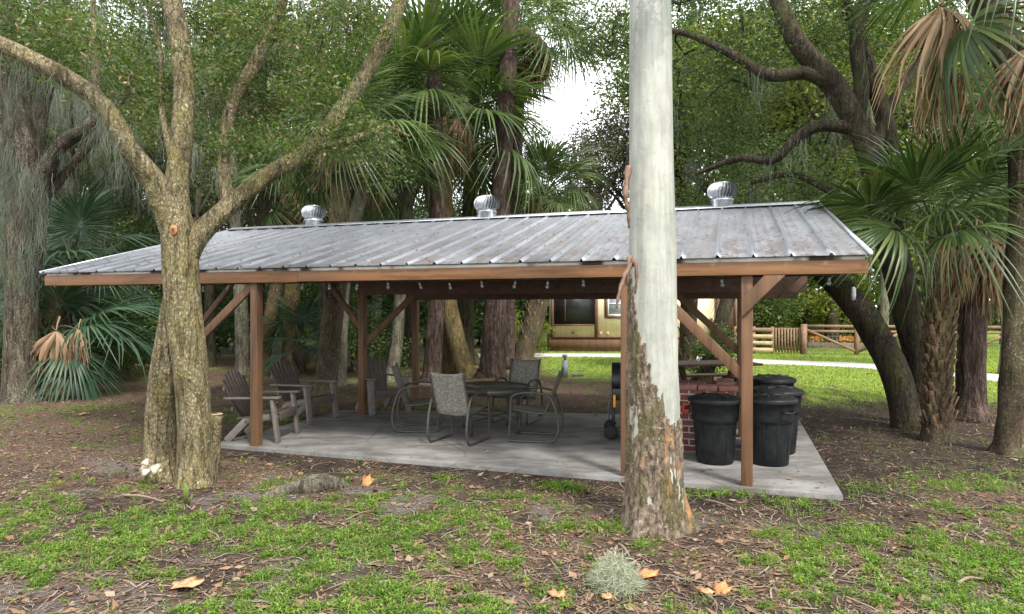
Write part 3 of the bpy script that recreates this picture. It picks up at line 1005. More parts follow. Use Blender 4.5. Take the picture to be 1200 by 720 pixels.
# posts
PS = .105
Y1, Y2, Y3 = .068, 2.52, 4.36
for x, y, ztop in ((-1.02, Y1, 2.14), (-2.165, Y1, 2.14), (-6.69, Y1, 2.14), (-7.95, Y1, 2.14), (-1.02, Y2, 2.78), (-6.69, Y2, 2.78), (-10.0, Y2, 2.78), (-1.02, Y3, 2.84), (-6.69, Y3, 2.84)):
    B().box((x, y, (ztop - .1) / 2 + .0), (PS, PS * .98, ztop + .1)).build('post', M['post'], PAV, world=False, bevel=.006)
# beams
for args in (((-3.5, Y2 - .075, 2.075), (6.5, .042, .27), 'beam'), ((-8.45, Y2 - .075, 2.27), (3.38, .042, .2), 'beam'),
             ((-3.5, Y3 - .075, 1.985), (6.6, .042, .21), 'beam'), ((-5.0, Y1 + .075, 2.1), (9.6, .04, .12), 'beam'),
             ((-3.5, Y3 - .03, 2.4), (6.6, .03, .6), 'back_board')):
    B().box(args[0], args[1]).build(args[2], M['timber_dark'], PAV, world=False, bevel=.004)


def brace(p, q, w=.04, h=.1, mat='post'):
    B().beam(p, q, w, h, (0, 0, 1)).build('brace', M[mat], PAV, world=False, bevel=.004)


pts = [(-1.071, 1.65), (-.685, 2.046), (-.87, 2.046), (-1.071, 1.82)]
V = [(x, -.026, z) for x, z in pts] + [(x, .0135, z) for x, z in pts]
B().add(V, [(0, 1, 2, 3), (7, 6, 5, 4), (0, 4, 5, 1), (1, 5, 6, 2), (2, 6, 7, 3), (3, 7, 4, 0)]).build('brace', M['post'], PAV, world=False, bevel=.003)
brace((-1.03, Y1 + .0, 1.06), (-1.98, Y1, 2.03), .04, .1)
brace((-1.03, Y2, 1.13), (-1.87, Y2, 1.935), .04, .09)
brace((-7.93, Y1, 1.04), (-6.72, Y1, 2.04), .04, .1)
brace((-9.98, Y2, 1.36), (-9.2, Y2, 2.18), .04, .09)
brace((-6.69, Y2 + .002, 1.37), (-7.36, Y2 + .002, 2.2), .04, .09)
brace((-6.69, Y2 - .002, 1.12), (-5.78, Y2 - .002, 1.95), .04, .09)

# turbine roof vents
def turbine():
    t = thing('turbine_vent', (0, 0, 0), 'x', 'roof vent', 'spinning turbine vents along the ridge')
    B().lathe([(.17, -.14), (.17, .05), (.185, .055), (.185, .075), (.16, .08), (.16, .11)], n=28).build('collar', M['galv'], t, smooth=True)
    B().lathe([(.10, .1), (.16, .14), (.17, .22), (.14, .3), (.05, .33)], n=20).build('core', M['vent_dark'], t, smooth=True)
    b = B()
    nf = 26
    for k in range(nf):
        a0 = 2 * PI * k / nf
        rows = []
        for s in np.linspace(0, 1, 9):
            ph = -.95 + 2.0 * s
            r_ = .235 * math.cos(ph * .86) ** .8; z_ = .21 + .135 * math.sin(ph)
            tw = a0 + .22 * s
            rows.append([(r_ * math.cos(tw), r_ * math.sin(tw), z_), (r_ * .86 * math.cos(tw + .2), r_ * .86 * math.sin(tw + .2), z_)])
        V = np.array(rows).reshape(-1, 3)
        b.add(V, [(2 * i, 2 * i + 2, 2 * i + 3, 2 * i + 1) for i in range(8)])
    b.build('fins', M['galv'], t, smooth=True)
    B().lathe([(.0, .352), (.09, .35), (.135, .338), (.135, .33)], n=24).build('top_cap', M['galv'], t, smooth=True)
    return t


tv = turbine()
VL = ['right-hand shiny turbine vent on the ridge beside the gum trunk', 'middle shiny turbine vent on the ridge in front of the tall pine trunk', 'left-hand shiny turbine vent on the ridge nearest the forked oak']
for i, x in enumerate((-1.287, -5.01, -8.38)):
    o = tv if i == 0 else dup(tv)
    o.scale = (.92, .92, .95); p = pw(x, YR + .03, rz_(YR) + .05); o.location = p; o['label'] = VL[i]; o.rotation_euler = (0, 0, i * 1.1)

n = 230
lx = r1.uniform(XL + .2, -.2, n); ly = r1.uniform(0, 3.4, n) ** 1.0
P = np.c_[lx, ly, rz_(0) + SL * ly + .012]
a = r1.uniform(0, 2 * PI, n); ax = np.c_[np.cos(a), np.sin(a), np.sin(a) * SL]; sdv = np.c_[-np.sin(a), np.cos(a), np.cos(a) * SL]
ln = r1.uniform(.02, .075, (n, 1)); w_ = ln * r1.uniform(.3, .6, (n, 1))
V = np.stack([P - ax * ln * .5, P - sdv * w_ * .5 + [0, 0, .006], P + ax * ln * .5, P + sdv * w_ * .5 + [0, 0, .006]], 1).reshape(-1, 3)
c_, s_ = math.cos(-TH), math.sin(-TH)
V = V @ np.array([[c_, -s_, 0], [s_, c_, 0], [0, 0, 1]]).T + [3.19, 5.89, 0]
tag(B().add(V, np.arange(len(V)).reshape(-1, 4)).build('roof_leaves', M['litter']), 'small brown leaves lying on the metal roof', 'leaf litter', kind='stuff')

# string lights under the eave
sl = thing('string_light', pw(-4, .11, 2.05), 'string of clear glass bulbs on a dark cord hung behind the front fascia', 'string lights', None, -TH)
xs = np.array([-8.5, -8.1, -7.55, -7.15, -6.78, -6.42, -6.05, -5.68, -5.3, -4.9, -4.5, -4.13, -3.75, -3.36, -3.0, -2.62, -1.72, -1.25, -.86, -.3]) + 4
cord = [(xs[0] - .2, 0, .01)]
for k in range(len(xs)):
    cord.append((xs[k], .0, -.012 - .008 * (k % 3)))
    if k < len(xs) - 1:
        cord.append(((xs[k] + xs[k + 1]) / 2, 0, -.002 - .012 * (k % 2)))
B().tube(cord, .0035, 5, 2).build('cord', M['rubber'], sl, world=False)
bulb_me = B().lathe([(.004, -.074), (.013, -.068), (.0185, -.055), (.016, -.041), (.009, -.03)], n=12).mesh('bulb', smooth=True); bulb_me.materials.append(M['bulb'])
sock_me = B().lathe([(.0125, -.034), (.0125, .004), (.006, .008)], n=10).mesh('socket', smooth=True); sock_me.materials.append(M['pipe_grey'])
for k in range(len(xs)):
    o = bpy.data.objects.new('bulb', bulb_me); col.objects.link(o); o.parent = sl; o.location = (xs[k], 0, -.022 - .008 * (k % 3))
    o.rotation_euler = (random.uniform(-.3, .3), random.uniform(-.3, .3), 0)
    q = bpy.data.objects.new('socket', sock_me); col.objects.link(q); q.parent = o
# lone lamp hanging from the right gable corner
hl = thing('hanging_lamp', pw(-.06, .35, 1.86), 'pale pendant lamp dangling on a cord under the right roof corner', 'lamp')
B().tube([(0, 0, .4), (.01, 0, .2), (0, 0, .08)], .004, 5).build('cord', M['rubber'], hl, world=False)
B().lathe([(.012, .08), (.02, .06), (.022, .0), (.016, -.04), (.006, -.05)], n=14).build('lamp_body', M['pipe_grey'], hl, world=False, smooth=True)


# ------------------------------------------------------------------ furniture
def adirondack():
    t = thing('adirondack_chair', (0, 0, 0), 'x', 'chair', 'brown adirondack chairs at the left end of the slab')
    # local: +x is the front
    ba = math.radians(112)
    dx, dz = math.cos(ba), math.sin(ba)
    nb = 7
    bk = B()
    for i in range(nb):
        yy = (i - 3) * .079
        sp = 1 + .16 * 0
        L = .66 - .025 * (i - 3) ** 2 * .5
        p0 = np.array([-.2, yy * .82, .27]); p1 = p0 + np.array([dx * L, yy * .28, dz * L])
        bk.beam(p0, p1, .014, .066, (0, 1, 0))
    bk.build('backrest', M['resin_dark'], t, bevel=.004)
    b = B()
    b.box((-.25 + dx * .14, 0, .27 + dz * .14), (.03, .46, .05)); b.box((-.235 + dx * .42, 0, .27 + dz * .42), (.03, .54, .05))
    b.build('back_rail', M['resin'], t, bevel=.004)
    st = B()
    for i in range(6):
        s_ = i / 5
        st.box((-.2 + .5 * s_, 0, .285 + .085 * s_ - (.012 if i == 5 else 0)), (.085, .5, .018), [[.985, 0, -.17], [0, 1, 0], [.17, 0, .985]])
    st.box((.335, 0, .315), (.02, .5, .1))
    st.build('seat', M['resin_dark'], t, bevel=.004)
    for sy in (-1, 1):
        a = B()
        y = sy * .315
        V = []
        # arm: broad front, narrowing to the back
        prof = [(-.36, .028), (-.2, .035), (.1, .05), (.3, .06), (.36, .05)]
        for x, hw in prof:
            V += [(x, y - hw, .535 + .02 * (x + .36)), (x, y + hw, .535 + .02 * (x + .36)), (x, y - hw, .56 + .02 * (x + .36)), (x, y + hw, .56 + .02 * (x + .36))]
        Q = []
        for i in range(4):
            o_ = 4 * i
            Q += [(o_, o_ + 4, o_ + 5, o_ + 1), (o_ + 2, o_ + 3, o_ + 7, o_ + 6), (o_, o_ + 2, o_ + 6, o_ + 4), (o_ + 1, o_ + 5, o_ + 7, o_ + 3)]
        Q += [(0, 1, 3, 2), (16, 18, 19, 17)]
        a.add(V, Q).build('armrest', M['resin'], t, bevel=.006)
        l = B(); l.beam((.265, y, .54), (.335, y, 0.0), .04, .1, (0, 1, 0)); l.build('leg', M['resin'], t, bevel=.006)
        l = B()
        for p, q, w_ in (((.3, sy * .262, .33), (-.12, sy * .262, .25), .075), ((-.1, sy * .262, .265), (-.36, sy * .262, 0), .09)):
            l.beam(p, q, .032, w_, (0, 0, 1))
        l.build('leg', M['resin'], t, bevel=.006)
    return t


ad = adirondack()
AL = ['brown slatted adirondack chair just right of the forked oak, partly behind the front left post', 'brown slatted adirondack chair between the front left post and twin palm trunks', 'brown slatted adirondack chair beside the mid left post, next to a sling chair']
for i, (p, rz) in enumerate((((-3.24, 8.56), -4), ((-3.12, 9.9), -20), ((-2.14, 10.72), -52))):
    o = ad if i == 0 else dup(ad)
    o.location = (p[0], p[1], .052); o.rotation_euler = (0, 0, math.radians(rz)); o['label'] = AL[i]


def sling_chair():
    t = thing('sling_chair', (0, 0, 0), 'x', 'chair', 'sling chairs around the patio table')
    # front is +x
    prof = [(.27, .40), (.22, .405), (.05, .375), (-.14, .36), (-.19, .38), (-.22, .45), (-.30, .68), (-.375, .9)]
    P = catmull(np.array([(x, 0, z) for x, z in prof]), 4)
    n = len(P); W = .225
    V = []
    for k, p in enumerate(P):
        s_ = k / (n - 1)
        for j, yy in enumerate(np.linspace(-1, 1, 9)):
            sag = .016 * (1 - yy * yy)
            V.append((p[0] + (sag * .6 if s_ > .5 else 0), yy * W, p[2] - (sag if s_ <= .5 else 0) - (.022 * (1 - yy * yy) if k == n - 1 else 0)))
    Q = [(i * 9 + j, i * 9 + j + 1, (i + 1) * 9 + j + 1, (i + 1) * 9 + j) for i in range(n - 1) for j in range(8)]
    o = B().add(V, Q).build('sling', M['sling'], t, smooth=True)
    o.modifiers.new('Solidify', 'SOLIDIFY').thickness = .005
    for sy in (-1, 1):
        B().tube([(p[0], sy * (W + .008), p[2]) for p in P], .0125, 8, 1).build('sling_rail', M['chair_metal'], t, smooth=True)
        y = sy * .272
        loop = [(-.24, y, .61), (-.05, y, .615), (.12, y, .60)]
        arm = [(-.2, y, .60), (-.02, y, .625), (.16, y, .605), (.235, y, .55), (.245, y, .42), (.262, y, .1), (.26, y, .035), (.22, y, .0155), (0, y, .0145), (-.24, y, .0155), (-.32, y, .05), (-.36, y, .17), (-.335, y, .36), (-.27, y, .54), (-.2, y, .60)]
        b = B()
        V, Q_, T_ = tube_geo(arm, .0165, 8, 4, cap=False)
        b.add(V, Q_, T_)
        b.build('side_frame', M['chair_metal'], t, smooth=True)
    b = B()
    for x, z in ((.235, .375), (-.1, .335)):
        b.tube([(x, -.272, z), (x, .272, z)], .011, 8)
    b.tube([(-.27, -.272, .53), (-.255, -.23, .53)], .01, 6); b.tube([(-.27, .272, .53), (-.255, .23, .53)], .01, 6)
    b.build('cross_bar', M['chair_metal'], t, smooth=True)
    return t


sc = sling_chair()
SC = [('grey patterned sling chair facing away at the near side of the patio table', (-.65, 8.36), 66),
      ('grey patterned sling chair left of the patio table, beside the adirondack chair', (-1.27, 9.17), 2),
      ('grey patterned sling chair behind the patio table with its backrest turned to the pines', (.07, 9.78), 247),
      ('grey patterned sling chair right of the patio table, seen from its side', (.27, 8.5), 170)]
for i, (lb_, p, rz) in enumerate(SC):
    o = sc if i == 0 else dup(sc)
    o.location = (p[0], p[1], .052); o.rotation_euler = (0, 0, math.radians(rz)); o['label'] = lb_

tb = thing('patio_table', (-.3, 8.95, .05), 'low round patio table with dark glass top and metal legs between sling chairs', 'table')
B().lathe([(.53, .60), (.535, .612), (.53, .622)], n=48).build('tabletop', M['table_glass'], tb, world=False)
B().lathe([(.522, .555), (.55, .555), (.556, .6), (.55, .63), (.536, .63), (.536, .598)], n=48, cap=False).build('rim', M['chair_metal'], tb, world=False, smooth=False)
for k in range(4):
    a = PI / 4 + k * PI / 2 + .25
    c, s = math.cos(a), math.sin(a)
    B().tube([(c * .49, s * .49, .59), (c * .48, s * .48, .3), (c * .44, s * .44, .015)], .02, 8, 3).build('leg', M['chair_metal'], tb, world=False, smooth=True)
b = B()
for k in range(2):
    a = PI / 4 + k * PI / 2 + .25
    b.tube([(math.cos(a) * .46, math.sin(a) * .46, .2 + .02 * k), (-math.cos(a) * .46, -math.sin(a) * .46, .2 + .02 * k)], .01, 6)
b.build('brace', M['chair_metal'], tb, world=False)


# bins
def bin_():
    t = thing('rubbish_bin', (0, 0, 0), 'x', 'bin', 'black rubbish bins under the pavilion')
    prof = [(.0, .012), (.185, .0), (.2, .012), (.215, .2), (.233, .44), (.236, .455), (.251, .47), (.254, .49), (.256, .53), (.264, .66), (.28, .67), (.285, .70), (.262, .70), (.23, .5), (.16, .05), (0, .04)]
    b = B().lathe(prof, n=40, cap=False)
    for k in range(10):
        a = 2 * PI * k / 10
        V = [(math.cos(a) * r_, math.sin(a) * r_, z_) for r_, z_ in ((.204, .06), (.219, .22), (.238, .445))]
        b.tube(V, [.002, .0035, .002], 6)
    b.build('bin_body', M['bin'], t, smooth=True)
    lid = B().lathe([(.293, .675), (.296, .70), (.292, .712), (.27, .722), (.24, .735), (.14, .752), (.1, .748), (0, .748)], n=40, cap=False)
    for k in range(4):
        a = PI * k / 4
        c, s = math.cos(a), math.sin(a)
        lid.beam((-c * .2, -s * .2, .744), (c * .2, s * .2, .744), .02, .02)
    lid.build('lid', M['bin_lid'], t, smooth=True)
    for sy in (-1, 1):
        h = B(); h.tube([(-.06, sy * .27, .60), (-.055, sy * .315, .59), (0, sy * .325, .585), (.055, sy * .315, .59), (.06, sy * .27, .60)], .011, 8, 3)
        h.build('handle', M['bin'], t, smooth=True)
    return t


bn = bin_()
BL = [('black ribbed rubbish bin standing alone against the brick barbecue', (2.23, 7.22), 70, .98),
      ('black rubbish bin nearest the camera, right beside the front right post', (2.80, 7.16), 20, 1.0),
      ('black rubbish bin squeezed behind the bin at the front right post', (3.11, 7.72), 130, 1.02),
      ('black rubbish bin standing farthest back near the lawn, lid tilted', (3.55, 8.95), 40, 1.02)]
for i, (lb_, p, rz, s_) in enumerate(BL):
    o = bn if i == 0 else dup(bn)
    o.location = (p[0], p[1], .052); o.rotation_euler = (0, math.radians(3 if i == 3 else 0) * 0, math.radians(rz)); o.scale = (s_,) * 3; o['label'] = lb_.replace(', lid tilted', '')

# brick barbecue
bq = thing('brick_barbecue', (2.08, 7.72, .05), 'waist-high red brick barbecue block behind the single black bin', 'barbecue', None, -TH)
b = B(); b.box((-.05, .1, .36), (1.1, .2, .72)); b.box((-.5, .55, .36), (.2, .7, .72)); b.box((.4, .55, .36), (.2, .7, .72)); b.box((-.05, .999, .36), (1.1, .2, .72))
b.build('brick_wall', M['brick'], bq, world=False, bevel=.004)
B().box((-.05, .55, .45), (.7, .7, .04)).build('fire_bed', M['soot'], bq, world=False)
b = B()
for k in range(11):
    b.tube([(-.36 + k * .062, .22, .7), (-.36 + k * .062, .88, .7)], .008, 5)
b.build('grill_grate', M['black_metal'], bq, world=False)
b = B()
for k in range(3):
    b.box((.44 - k * .23, .105 , .752), (.215, .2, .06))
b.box((-.5, .66, .75), (.2, .65, .06)); b.box((.4, .68, .75), (.2, .6, .06))
b.build('cap_stone', M['stone_cap'], bq, world=False, bevel=.006)

# red cloth hooked on the wall
rc_ = B()
n_ = 10; V = []
for i in range(n_):
    for j in range(7):
        V.append(((j - 3) * .02 + .01 * math.sin(i * 1.3), -.012 - .014 * abs(math.sin(j * 1.7 + i * .4)), -.02 * i * (1 + .12 * math.cos(j))))
rc_.add(V, [(i * 7 + j, i * 7 + j + 1, (i + 1) * 7 + j + 1, (i + 1) * 7 + j) for i in range(n_ - 1) for j in range(6)])
rp = np.array([2.08, 7.72, .05]) + np.array([math.cos(TH) * -.04, -math.sin(TH) * -.04, .58])
o = rc_.build('cloth', M['red_cloth'], smooth=True); o.location = rp; o.scale = (.6, 1, .75); o.rotation_euler = (0, 0, -TH)
o.modifiers.new('Solidify', 'SOLIDIFY').thickness = .006
tag(o, 'small red and orange cloth hanging on the brick barbecue beside the bin', 'cloth')

# cart grill
gr = thing('cart_grill', (1.63, 8.6, .05), 'black wheeled cart grill half hidden behind the gum trunk', 'grill', None, math.radians(-8))
V = []
lid = B(); prof = [(-.23, .66), (-.25, .74), (-.22, .86), (-.12, .95), (.05, .97), (.18, .9), (.24, .78), (.24, .66)]
m_ = len(prof)
lid.add([(x, y, z) for x in (-.32, .32) for y, z in prof], [(i, i + 1, m_ + i + 1, m_ + i) for i in range(m_ - 1)] + [(0, m_, 2 * m_ - 1, m_ - 1)])
for o_ in (0, m_):
    lid.add([(-.32 if o_ == 0 else .32, y, z) for y, z in prof] + [(-.32 if o_ == 0 else .32, 0, .8)], None, [(i, (i + 1) % m_, m_) for i in range(m_)])
lid.build('lid', M['black_metal'], gr, world=False)
B().tube([(-.22, -.29, .78), (.22, -.29, .78)], .013, 8).build('lid_handle', M['grill_grey'], gr, world=False)
B().box((0, 0, .58), (.64, .46, .155)).build('firebox', M['black_metal'], gr, world=False, bevel=.01)
for sx in (-1, 1):
    if sx > 0: B().box((sx * .45, 0, .645), (.25, .42, .03)).build('side_shelf', M['grill_grey'], gr, world=False, bevel=.006)
    for y in (-.18, .18):
        B().box((sx * .3, y, .27), (.035, .035, .5)).build('leg', M['black_metal'], gr, world=False)
B().box((0, 0, .12), (.6, .38, .02)).build('bottom_shelf', M['grill_grey'], gr, world=False)
for y in (-.23, .23):
    w_ = B().lathe([(.03, -.02), (.085, -.02), (.09, 0), (.085, .02), (.03, .02)], n=20); w_.rot([[1, 0, 0], [0, 0, 1], [0, -1, 0]])
    w_.V = [v + np.array([-.335, y, .09]) for v in w_.V]
    w_.build('wheel', M['rubber'], gr, world=False, smooth=True)
B().box((-.29, -.262, .5), (.035, .025, .16)).build('tool_grip', M['orange_plastic'], gr, world=False, bevel=.008)
B().tube([(-.34, -.26, .58), (-.37, -.26, .4), (-.36, -.26, .26)], .008, 6).build('tool_shaft', M['grill_grey'], gr, world=False)

# picnic table behind the barbecue
pt = thing('picnic_table', (3.55, 11.9, 0), 'dark weathered wooden picnic table behind the brick barbecue', 'picnic table', None, .15)
b = B()
for k in range(5):
    b.box((0, -.32 + k * .16, .73), (1.7, .145, .04))
b.build('tabletop', M['timber_dark'], pt, world=False, bevel=.005)
for s_ in (-1, 1):
    b = B()
    for k in range(2):
        b.box((0, s_ * (.62 + .15 * k), .44), (1.7, .135, .04))
    b.build('seat', M['timber_dark'], pt, world=False, bevel=.005)
    for x in (-.6, .6):
        B().beam((x, s_ * .2, .71), (x, s_ * .62, 0), .05, .1, (1, 0, 0)).build('leg', M['timber_dark'], pt, world=False)
for x in (-.6, .6):
    B().box((x + .05, 0, .40), (.04, 1.5, .09)).build('brace', M['timber_dark'], pt, world=False)


# ------------------------------------------------------------------ house
hz = math.radians(-2)
hp = gp(645, 412)
hs = thing('house', (hp[0], hp[1], 0), 'cream cabin with brown skirting, dark screened porch and white sash window', 'house', None, hz)
W_, D_, Hh = 7.6, 6.5, 2.9
B().box((W_ / 2, D_ / 2, (.58 + Hh) / 2), (W_, D_, Hh - .58)).build('wall', M['cream'], hs, world=False)
B().box((W_ / 2, D_ / 2, .28), (W_ + .06, D_ + .06, .62)).build('skirting', M['skirt'], hs, world=False)
v = [(-.3, -.2, Hh - .05), (W_ + .3, -.2, Hh - .05), (W_ + .3, D_ + .2, Hh - .05), (-.3, D_ + .2, Hh - .05), (-.3, D_ / 2, Hh + 1.5), (W_ + .3, D_ / 2, Hh + 1.5)]
B().add(v, [(0, 1, 5, 4), (2, 3, 4, 5), (0, 3, 2, 1)], [(0, 4, 3), (1, 2, 5)]).build('roof', M['shingle'], hs, world=False)


def hx(u):
    # local x on the front wall at a photo column
    k_ = (u - 600) / F
    c, s = math.cos(hz), math.sin(hz)
    return (k_ * hp[1] - hp[0]) / (c - k_ * s)


def hzv(v_): return HC + (360 - v_) / F * hp[1]


x0, x1 = hx(648), hx(697)
f = B(); f.box(((x0 + x1) / 2, -.03, (hzv(380) + 2.55) / 2), (x1 - x0, .05, 2.55 - hzv(380))); f.build('porch_screen', M['screen'], hs, world=False)
b = B()
for x in (x0 - .03, x1 + .05):
    b.box((x, -.05, 1.6), (.13, .08, 2.1))
b.box(((x0 + x1) / 2, -.055, hzv(381)), (x1 - x0 - .1, .07, .06)); b.box(((x0 + x1) / 2 - .35, -.06, 1.85), (.05, .05, 1.3))
b.build('porch_trim', M['trim'], hs, world=False)
b = B(); b.box((W_ / 2, -.045, hzv(395.5)), (W_, .05, .06)); b.build('base_trim', M['trim'], hs, world=False)
x0, x1 = hx(712), hx(731)
zb, zt = hzv(370), 2.35
w_ = B()
for x in (x0 - .07, x1 + .07): w_.box((x, -.03, (zb + zt) / 2), (.1, .05, zt - zb + .2))
for z_ in (zb - .07, zt + .07): w_.box(((x0 + x1) / 2, -.03, z_), (x1 - x0 + .04, .05, .1))
wf = w_.build('window', M['trim'], hs, world=False)
w_ = B()
for x in (x0 + .02, x1 - .02): w_.box((x, -.035, (zb + zt) / 2), (.05, .04, zt - zb))
for z_ in (zb + .02, (zb + zt) / 2, zt - .02): w_.box(((x0 + x1) / 2, -.035, z_), (x1 - x0 - .09, .04, .05))
w_.build('frame', M['white'], wf, world=False)
B().box(((x0 + x1) / 2, -.015, (zb + zt) / 2), (x1 - x0 - .02, .03, zt - zb - .02)).build('pane', M['glass'], wf, world=False)
for u_, v_ in ((672, 389), (704, 391), (712, 391)):
    B().box((hx(u_), -.035, hzv(v_)), (.1, .06, .16)).build('outlet_box', M['trim' if u_ < 700 else 'fence_pale'], hs, world=False)
x0, x1 = hx(843), hx(858)
d_ = B().box(((x0 + x1) / 2, -.03, 1.45), (x1 - x0, .06, 1.75)).build('door', M['trim'], hs, world=False)
B().box(((x0 + x1) / 2, -.066, 1.75), ((x1 - x0) * .6, .012, .8)).build('pane', M['glass'], d_, world=False)
b = B(); b.box((hx(840), -.05, 1.6), (.1, .09, 2.1)); b.box((hx(861), -.05, 1.6), (.1, .09, 2.1)); b.build('door_frame', M['trim'], hs, world=False)
# steps and railing at the door
st = thing('porch_steps', hp + np.array([hx(852), -.25, 0]), 'brown wooden porch steps with railing at the cabin door', 'steps', None, hz)
for k in range(3):
    B().box((0, -.15 - .3 * k, .5 - .18 * k), (1.2, .3, .05)).build('tread', M['fence_wood'], st, world=False)
for x in (-.62, .62):
    b = B(); b.beam((x, .0, .42), (x, -.9, 0), .05, .2); b.box((x, -.9, .4), (.07, .07, .9)); b.box((x, -.05, .9), (.07, .07, .85)); b.beam((x, -.05, 1.3), (x, -.9, .85), .05, .07)
    b.build('railing', M['fence_wood'], st, world=False)

# utility post and box on the lawn behind the table
up_ = gp(662, 442)
ut = thing('utility_pipe', up_, 'grey utility pipe stub standing on the lawn edge behind the patio table', 'pipe')
B().lathe([(.085, 0), (.085, .3), (.07, .31), (.07, .42)], n=16).build('pipe', M['pipe_grey'], ut, world=False, smooth=True)
B().lathe([(.03, .42), (.03, .5), (.065, .5), (.065, .56), (.02, .57)], n=16).build('cap', M['pipe_grey'], ut, world=False)
o = B().box((0, 0, .03), (.3, .16, .05)).build('paving_block', M['concrete'], bevel=.01); o.location = gp(677, 441)
tag(o, 'flat pale paving block lying beside the grey utility pipe', 'block')

# ------------------------------------------------------------------ fence, gate, garden beds
def post(b, p, h, w=.11): b.box((p[0], p[1], h / 2 - .1), (w, w, h + .2))


fz = 1.04
LA, LB = gp(862, 414.2), gp(905, 415)
fl = thing('slat_fence', (LA + LB) / 2, 'short pale horizontal board fence left of the picket gate', 'fence')
for k in range(4):
    B().beam(LA + [0, -.05, .15 + .25 * k], LB + [0, -.05, .15 + .25 * k], .03, .15).build('board', M['fence_pale' if k < 3 else 'fence_wood'], fl)
for p in (LA, (LA + LB) / 2, LB):
    b = B(); post(b, p, fz - .02, .1); b.build('post', M['fence_wood'], fl)
GA, GB = gp(907, 415), gp(939, 415.5)
gt = thing('picket_gate', (GA + GB) / 2, 'brown picket gate between board fence and rail fence', 'gate')
for k in range(9):
    p = GA + (GB - GA) * (k + .5) / 9
    B().box((p[0], p[1] - .04, .52), (.06, .025, .92)).build('picket', M['fence_wood'], gt)
b = B()
for z_ in (.2, .92):
    b.beam(GA + [.02, 0, z_], GB + [-.02, 0, z_], .04, .09)
b.build('gate_rail', M['fence_wood'], gt)
FA = gp(942, 415.8)
fpts = [FA, gp(1004, 416.5), gp(1064, 417.5), gp(1125, 418.5), gp(1190, 420), gp(1260, 421.5), gp(1330, 423)]
rf = thing('rail_fence', FA, 'long brown two-rail fence with diagonal braces and wire mesh across the lawn', 'fence')
for i, p in enumerate(fpts):
    b = B(); post(b, p, 1.12, .13 if i else .17); b.build('post', M['fence_wood'], rf)
for i in range(len(fpts) - 1):
    p, q = fpts[i], fpts[i + 1]
    e = (q - p) / np.linalg.norm(q - p) * .09
    b = B(); b.beam(p + e + [0, 0, 1.05], q - e + [0, 0, 1.05], .05, .1); b.build('rail', M['fence_wood'], rf)
    b = B(); b.beam(p + e + [0, 0, .86], q - e + [0, 0, .86], .05, .09); b.build('rail', M['fence_wood'], rf)
    if i in (0, 1, 3):
        a_, c_ = (p, q) if i % 2 == 0 else (q, p)
        B().beam(a_ + [0, -.04, .95], c_ + [0, -.04, .12], .04, .1).build('brace', M['fence_wood'], rf)
    b = B()
    L = np.linalg.norm(q - p)
    for z_ in np.arange(.08, .85, .15):
        b.tube([p + [0, .03, z_], q + [0, .03, z_]], .004, 3, cap=False)
    for s_ in np.arange(.1, L, .15):
        w0 = p + (q - p) * s_ / L + [0, .03, .05]
        b.tube([w0, w0 + [0, 0, .8]], .004, 3, cap=False)
    b.build('wire_mesh', M['wire'], rf)

for k, (u0, v0, L, lb_) in enumerate(((958, 402, 2.6, 'rear timber garden bed of orange flowers beyond the rail fence'), (985, 408, 2.8, 'near timber garden bed of orange flowers beyond the rail fence'))):
    p = gp(u0, v0)
    gb = thing('garden_bed', p, lb_, 'garden bed', 'timber garden beds beyond the fence', -.25)
    b = B(); b.box((0, -.55, .12), (L, .16, .26)); b.box((0, .55, .12), (L, .16, .26)); b.box((-L / 2 + .08, 0, .12), (.158, .94, .26)); b.box((L / 2 - .08, 0, .12), (.158, .94, .26))
    b.build('log_edging', M['log'], gb, world=False, bevel=.02)
    B().box((0, 0, .1), (L - .34, .94, .2)).build('soil', M['soil'], gb, world=False)
    C = np.c_[r1.uniform(-L / 2 + .2, L / 2 - .2, 900), r1.uniform(-.42, .42, 900), r1.uniform(.2, .48, 900)]
    fb_ = B(); leaf_quads(fb_, C, .1, .09, -.3, r1); fb_.build('flowers', M['flower'], gb, world=False)
    C = np.c_[r1.uniform(-L / 2 + .2, L / 2 - .2, 700), r1.uniform(-.42, .42, 700), r1.uniform(.2, .35, 700)]
    fb_ = B(); leaf_quads(fb_, C, .12, .06, -.2, r1); fb_.build('foliage', M['weed'], gb, world=False)


# ------------------------------------------------------------------ trees
def pxpath(pts):
    """list of (u, v, Y, radius px) -> world path and radii"""
    P = np.array([dp(u, v, Y) for u, v, Y, r in pts]); R = np.array([r * Y / F for u, v, Y, r in pts])
    P[0, 2] = min(P[0, 2], P[0, 2])
    return P, R


def ground_start(P):
    P = P.copy()
    if P[0, 2] < .6:
        P[0, 2] = -.08
    return P


def limbs(b, paths, n=14, res=5, amp=.1, freq=3, flare_first=.5, seed=1):
    pts = []
    for k, (P, R) in enumerate(paths):
        if P[0, 2] < .3:
            P = ground_start(P)
        b.tube(P, R, n if k < 4 else max(7, n - 5), res, amp, freq, True, flare_first if P[0, 2] < .1 else 0, seed + k)
        pts.append(catmull(P, 6))
    return np.vstack(pts)


